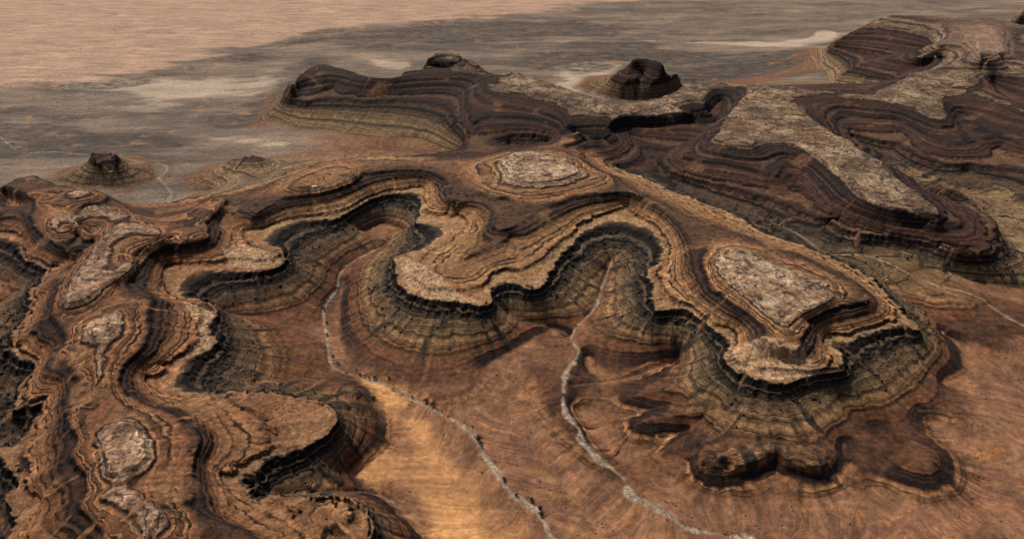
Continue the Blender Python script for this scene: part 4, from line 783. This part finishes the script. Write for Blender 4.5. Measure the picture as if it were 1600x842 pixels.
hsv = mn.new('ShaderNodeHueSaturation'); hsv.inputs['Saturation'].default_value = 0.92; g.link(col, hsv.inputs['Color']); col = hsv.outputs[0]
gam = mn.new('ShaderNodeGamma'); gam.inputs[1].default_value = 1.34; g.link(col, gam.inputs[0])
col = g.mix(1.0, gam.outputs[0], (2.16, 2.2, 2.16, 1), 'MULTIPLY')
g.link(col, bsdf.inputs['Base Color'])
bsdf.inputs['Roughness'].default_value = 0.92
bsdf.inputs['Specular IOR Level'].default_value = 0.15
bump = mn.new('ShaderNodeBump'); bump.inputs['Distance'].default_value = 0.7; bump.inputs['Strength'].default_value = 0.55
hsum = g.math('ADD', g.math('MULTIPLY', n_fine, 0.8), g.math('ADD', g.math('MULTIPLY', n_grit, 0.35), g.math('MULTIPLY', lam, 0.5)))
g.link(hsum, bump.inputs['Height']); g.link(bump.outputs[0], bsdf.inputs['Normal'])

# ------------------------------------------------------------------ terrain objects
idx = np.arange(MR * MT, dtype=np.int64).reshape(MR, MT)
quads = np.stack([idx[:-1, :-1], idx[:-1, 1:], idx[1:, 1:], idx[1:, :-1]], -1).reshape(-1, 4)
PX, PY, PZ = X.ravel(), Y.ravel(), Z.ravel()
NF = NRM.reshape(-1, 3)
def face_of(a): return a[:-1, :-1].ravel()

def sheet(name, sel, parent=None, label=None, kind=None, category=None):
    q = quads[sel]
    if len(q) == 0: return None
    used, inv = np.unique(q, return_inverse=True)
    inv = inv.reshape(q.shape)
    me = bpy.data.meshes.new(name)
    nv, nf = len(used), len(q)
    me.vertices.add(nv); me.loops.add(nf * 4); me.polygons.add(nf)
    co = np.stack([PX[used], PY[used], PZ[used]], -1).astype(np.float32)
    me.vertices.foreach_set('co', co.ravel())
    me.loops.foreach_set('vertex_index', inv.ravel().astype(np.int32))
    me.polygons.foreach_set('loop_start', np.arange(0, nf * 4, 4, dtype=np.int32))
    me.update(calc_edges=True)
    me.polygons.foreach_set('use_smooth', np.ones(nf, bool))
    me.normals_split_custom_set_from_vertices(NF[used])
    for an, arr in ATTR.items():
        at = me.attributes.new(an, 'FLOAT', 'POINT')
        at.data.foreach_set('value', arr.ravel()[used].astype(np.float32))
    me.materials.append(mat)
    o = bpy.data.objects.new(name, me)
    scene.collection.objects.link(o)
    if parent: o.parent = parent
    if label: o['label'] = label
    if kind: o['kind'] = kind
    if category: o['category'] = category
    return o

fs = face_of(sn); fo = face_of(own); fc = face_of(chan_id); fR = face_of(np.broadcast_to(R, X.shape)); fsd = face_of(sand); fdist = face_of(dist)
taken = np.zeros(len(quads), bool)
CH_LABEL = {'river_one': 'pale gravel riverbed winding past the orange sand flat', 'river_two': 'pale braided riverbed winding below the right butte',
            'river_three': 'thin rocky gully cut under the lower left spur', 'river_four': 'narrow rocky wash running below the dark banded ridge at right',
            'river_five': 'thin white wash beside the small dark cone hill', 'river_six': 'thin pale wash crossing the slope at the right edge',
            'river_seven': 'short rocky gully joining the middle riverbed from the left', 'river_eight': 'faint pale wash on the plain at the left edge',
            'river_nine': 'short gully draining the left foot of the right butte'}
for ci, cname in enumerate(CHANNELS):
    m = (fc == ci + 1)
    sheet('dry_riverbed', m, kind='structure', label=CH_LABEL.get(cname), category='riverbed')
    taken |= m
m = (~taken) & (fsd > 0.5) & (fs < 14)
sheet('sand_flat', m, kind='structure', label='smooth orange sand flat beside the left dry riverbed', category='sand'); taken |= m
is_hill = (fs > 12) & (fdist < 260)
m = (~taken) & ~is_hill & (fR > 1150); sheet('desert_plain', m, kind='structure', label='wide pink and grey desert plain behind the mesas', category='plain'); taken |= m
m = (~taken) & ~is_hill; sheet('valley_floor', m, kind='structure', label='brown gravelly valley floor between the mesas', category='ground'); taken |= m
PARTS = [('talus_slope', -99, 36.4), ('cliff', 36.4, 43.4), ('bench', 43.4, 55.2), ('upper_ledge', 55.2, 60.5), ('upper_slope', 60.5, 65.1), ('cap', 65.1, 999)]
LAND = {'left_ridge': ('winding terraced ridge of brown and black layers filling the lower left', 'ridge'),
        'west_mesa': ('small layered mesa at the left edge with grey cap', 'mesa'),
        'centre_mesa': ('central terraced mesa with a pale oval cap and a spur', 'mesa'),
        'right_butte': ('large terraced butte with a pink grey triangular cap', 'butte'),
        'fore_hill': ('low dark red brown hills at the foot of the large butte', 'hill'),
        'fore_knoll': ('small round dark knoll right of the low red brown hills', 'hill'),
        'low_knob': ('low dark mound behind the large butte beside the wash', 'hill'),
        'cone_hill': ('small dark cone hill with a rock cap standing on the left plain', 'hill'),
        'brown_hill': ('rounded brown hill with dark ledges right of the cone hill', 'hill'),
        'far_mesa': ('far dark maroon mesa with black cliff and pale talus', 'mesa'),
        'far_cone': ('lone dark hollow faced cone on the far plain', 'hill'),
        'neck_plateau': ('grey green plateau with a dark cliff in front of the lone cone', 'plateau'),
        'banded_ridge': ('long pale topped ridge with dark banded wall running to the right', 'ridge'),
        'north_ridge': ('wavy banded cliff behind the long ridge at the right edge', 'ridge'),
        'corner_mesa': ('stepped dark mesa in the upper right corner', 'mesa')}
for k, nm in enumerate(names):
    lm = (~taken) & (fo == k)
    if not lm.any(): continue
    root = bpy.data.objects.new(nm, None); scene.collection.objects.link(root)
    root['kind'] = 'structure'; root['label'] = LAND.get(nm, (nm,'mesa'))[0]; root['category'] = LAND.get(nm, (nm,'mesa'))[1]
    for pn, a, b in PARTS:
        sheet(pn, lm & (fs >= a) & (fs < b), parent=root)

# ------------------------------------------------------------------ ground out to the horizon
def plain_mat(name, colr, rough=0.95):
    m, n, l, b = new_mat(name); q = NT_(n, l)
    p = n.new('ShaderNodeNewGeometry').outputs['Position']
    f = q.noise(q.scaled(p, 0.003, 0.01, 0.01), 1.0, 8, 0.7)
    q.link(q.ramp(f, [(0.3, srgb(*[c * 0.8 for c in colr])), (0.7, srgb(*colr))]), b.inputs['Base Color'])
    b.inputs['Roughness'].default_value = rough; b.inputs['Specular IOR Level'].default_value = 0.1
    return m
me = bpy.data.meshes.new('far_ground')
E_ = 40000.0
me.from_pydata([(-E_, -E_, -4), (E_, -E_, -4), (E_, E_, -4), (-E_, E_, -4)], [], [(0, 1, 2, 3)])
me.materials.append(plain_mat('far_ground', (152, 124, 106)))
o = bpy.data.objects.new('far_ground', me); scene.collection.objects.link(o)
o['kind'] = 'structure'; o['label'] = 'flat desert ground reaching to the horizon'; o['category'] = 'ground'

def ground_z(x, y):
    i = np.clip(np.searchsorted(rows, np.log(np.hypot(x, y))), 0, MR - 1)
    j = np.clip(np.rint((np.arctan2(x, y) - ths[0]) / (ths[1] - ths[0])).astype(int), 0, MT - 1)
    return Z[i, j]

# ------------------------------------------------------------------ loose rock: too many and too small to count
def rock_scatter(name, px, py, size, label, mat_, squash=0.7):
    ph = (1 + 5 ** 0.5) / 2
    base = np.array([(-1, ph, 0), (1, ph, 0), (-1, -ph, 0), (1, -ph, 0), (0, -1, ph), (0, 1, ph), (0, -1, -ph), (0, 1, -ph), (ph, 0, -1), (ph, 0, 1), (-ph, 0, -1), (-ph, 0, 1)]) / 1.9
    tri = np.array([(0, 11, 5), (0, 5, 1), (0, 1, 7), (0, 7, 10), (0, 10, 11), (1, 5, 9), (5, 11, 4), (11, 10, 2), (10, 7, 6), (7, 1, 8), (3, 9, 4), (3, 4, 2), (3, 2, 6), (3, 6, 8), (3, 8, 9), (4, 9, 5), (2, 4, 11), (6, 2, 10), (8, 6, 7), (9, 8, 1)])
    n = len(px)
    v = base[None] * (1 + 0.35 * rng.standard_normal((n, 12, 1)).clip(-1.5, 1.5) * 0.6)
    v = v * (size[:, None, None] * (0.7 + 0.6 * rng.random((n, 1, 3))))
    a = rng.random(n) * 6.28; c, s_ = np.cos(a)[:, None], np.sin(a)[:, None]
    x = v[..., 0] * c - v[..., 1] * s_; y = v[..., 0] * s_ + v[..., 1] * c; z = v[..., 2] * squash
    co = np.stack([x + px[:, None], y + py[:, None], z + (ground_z(px, py) + size * 0.15)[:, None]], -1).reshape(-1, 3)
    f = (tri[None] + (np.arange(n) * 12)[:, None, None]).reshape(-1, 3)
    me = bpy.data.meshes.new(name)
    me.vertices.add(len(co)); me.loops.add(len(f) * 3); me.polygons.add(len(f))
    me.vertices.foreach_set('co', co.astype(np.float32).ravel()); me.loops.foreach_set('vertex_index', f.astype(np.int32).ravel())
    me.polygons.foreach_set('loop_start', np.arange(0, len(f) * 3, 3, dtype=np.int32)); me.update(calc_edges=True)
    me.materials.append(mat_)
    o = bpy.data.objects.new(name, me); scene.collection.objects.link(o)
    o['kind'] = 'stuff'; o['label'] = label; o['category'] = 'rocks'
    return o

def speckle_mat(name, a, b, scale):
    m, n, l, bs = new_mat(name); q = NT_(n, l)
    p = n.new('ShaderNodeNewGeometry').outputs['Position']
    q.link(q.ramp(q.noise(p, scale, 3, 0.6), [(0.35, srgb(*a)), (0.65, srgb(*b))]), bs.inputs['Base Color'])
    bs.inputs['Roughness'].default_value = 0.9; bs.inputs['Specular IOR Level'].default_value = 0.15
    return m
dark_rock = speckle_mat('dark_boulder_rock', (30, 25, 23), (84, 68, 54), 0.25)
pale_rock = speckle_mat('pale_boulder_rock', (96, 80, 66), (160, 140, 118), 0.3)
flat = np.arange(MR * MT)
def pick(weight, n):
    w = (weight * (np.gradient(np.exp(rows))[:, None] * R)).ravel().astype(np.float64)
    k = rng.choice(flat, n, p=w / w.sum())
    return PX[k] + rng.standard_normal(n) * 0.6, PY[k] + rng.standard_normal(n) * 0.6
near = smooth(1250, 900, R)
bx_, by_ = pick(near * hill * smooth(22, 34, s) * smooth(38, 35, s) * smooth(-0.2, 1.5, licw), 5200)
rock_scatter('fallen_boulders', bx_, by_, 0.28 + 0.75 * rng.random(len(bx_)) ** 3 * 1.6, 'dark fallen boulders strewn below the cliffs', dark_rock)
bx_, by_ = pick(near * hill * smooth(43, 44, s) * (0.15 + smooth(0.1, 0.5, fbm(X, Y, 30, 3, 120))), 4200)
rock_scatter('bench_rubble', bx_, by_, 0.25 + 0.6 * rng.random(len(bx_)) ** 2, 'dark rubble scattered over the benches and caps', dark_rock)
bx_, by_ = pick(near * smooth(0.2, 0.9, chan), 1800)
rock_scatter('riverbed_stones', bx_, by_, 0.12 + 0.4 * rng.random(len(bx_)) ** 3, 'pale stones lying in the dry riverbeds', pale_rock)
bx_, by_ = pick(near * (1 - hill) * (1 - sand) * smooth(-0.1, 0.4, fbm(X, Y, 45, 3, 121)), 2600)
rock_scatter('floor_stones', bx_, by_, 0.2 + 0.5 * rng.random(len(bx_)) ** 3, 'small dark stones dotted over the valley floor', dark_rock)
leaf = speckle_mat('dark_shrub_leaf', (20, 22, 15), (44, 44, 28), 1.5)
bx_, by_ = pick(smooth(1250, 1500, R) * smooth(2500, 2300, R) * (1 - hill) * smooth(0.1, 0.5, fbm(X, Y, 260, 3, 122)), 1500)
so = rock_scatter('plain_scrub', bx_, by_, 0.45 + 0.7 * rng.random(len(bx_)) ** 2, 'tiny dark scrub dotted over the far plain', leaf, 0.8); so['category'] = 'scrub'

# ------------------------------------------------------------------ shrubs along the riverbed
wood = speckle_mat('shrub_wood', (58, 44, 34), (92, 74, 58), 3.0)
def shrub_meshes(seed):
    r = np.random.default_rng(seed)
    v, f = [], []
    lobes = [(r.normal(0, 0.32), r.normal(0, 0.32), 0.75 + r.random() * 0.5, 0.45 + 0.3 * r.random()) for _ in range(6)]
    for k in range(230):
        lx, ly, lz, lr = lobes[k % 6]
        d = r.standard_normal(3); d /= np.linalg.norm(d)
        p = np.array((lx, ly, lz)) + d * lr * (0.6 + 0.45 * r.random())
        p[2] = max(p[2], 0.12)
        u = r.standard_normal(3); u /= np.linalg.norm(u); w = np.cross(u, d); w /= np.linalg.norm(w) + 1e-6
        sz = 0.10 + 0.10 * r.random(); n = len(v)
        v += [tuple(p - u * sz), tuple(p + w * sz * 0.6), tuple(p + u * sz), tuple(p - w * sz * 0.6)]
        f.append((n, n + 1, n + 2, n + 3))
    crown = bpy.data.meshes.new('crown'); crown.from_pydata(v, [], f); crown.materials.append(leaf)
    v, f = [], []
    stems = [((0, 0, -0.15), (0, 0, 0.45), 0.09)] + [((0, 0, 0.3), (lx, ly, lz), 0.05) for lx, ly, lz, _ in lobes[:5]]
    for a, b, rad in stems:
        n = len(v)
        for (c, rr_) in ((a, rad), (b, rad * 0.45)):
            for q in range(5): v.append((c[0] + rr_ * math.cos(q * 1.2566), c[1] + rr_ * math.sin(q * 1.2566), c[2]))
        f += [(n + q, n + (q + 1) % 5, n + 5 + (q + 1) % 5, n + 5 + q) for q in range(5)]
    trunk = bpy.data.meshes.new('trunk'); trunk.from_pydata(v, [], f); trunk.materials.append(wood)
    return crown, trunk
PROTO = [shrub_meshes(k) for k in (3, 4, 5, 6)]
ORD = ['first', 'second', 'third', 'fourth', 'fifth', 'sixth', 'seventh', 'eighth', 'ninth', 'tenth', 'eleventh', 'twelfth', 'thirteenth', 'fourteenth', 'fifteenth', 'sixteenth',
       'seventeenth', 'eighteenth', 'nineteenth', 'twentieth', 'twenty-first', 'twenty-second', 'twenty-third', 'twenty-fourth', 'twenty-fifth', 'twenty-sixth', 'twenty-seventh', 'twenty-eighth', 'twenty-ninth', 'thirtieth']
own_label = {'sand_upper': 'lone dark shrub on the upper end of the orange sand flat', 'sand_side': 'tiny dark shrub at the dark slope left of the sand flat',
             'floor_low': 'tiny lone shrub on the sand flat left of the riverbed', 'right_bed': 'tiny dark shrub in the right hand riverbed',
             'big': 'largest round dark shrub at the bend of the left riverbed'}
count = 0
for k, (x, y, size, where) in enumerate(SHRUB_SPOTS):
    root = bpy.data.objects.new('shrub', None); scene.collection.objects.link(root)
    root.location = (x, y, float(ground_z(np.array(x), np.array(y))))
    root.rotation_euler = (0, 0, k * 1.7); root.scale = (1.6 * size, 1.6 * size, 1.5 * size)
    crown, trunk = PROTO[k % 4]
    for nm, me in (('crown', crown), ('trunk', trunk)):
        c = bpy.data.objects.new(nm, me); c.parent = root; scene.collection.objects.link(c)
    if where == 'bed':
        root['label'] = 'dark round shrub by the left riverbed, %s from its upper end' % ORD[count]; count += 1
    else:
        root['label'] = own_label[where]
    root['category'] = 'shrub'; root['group'] = 'shrubs in the dry valley'
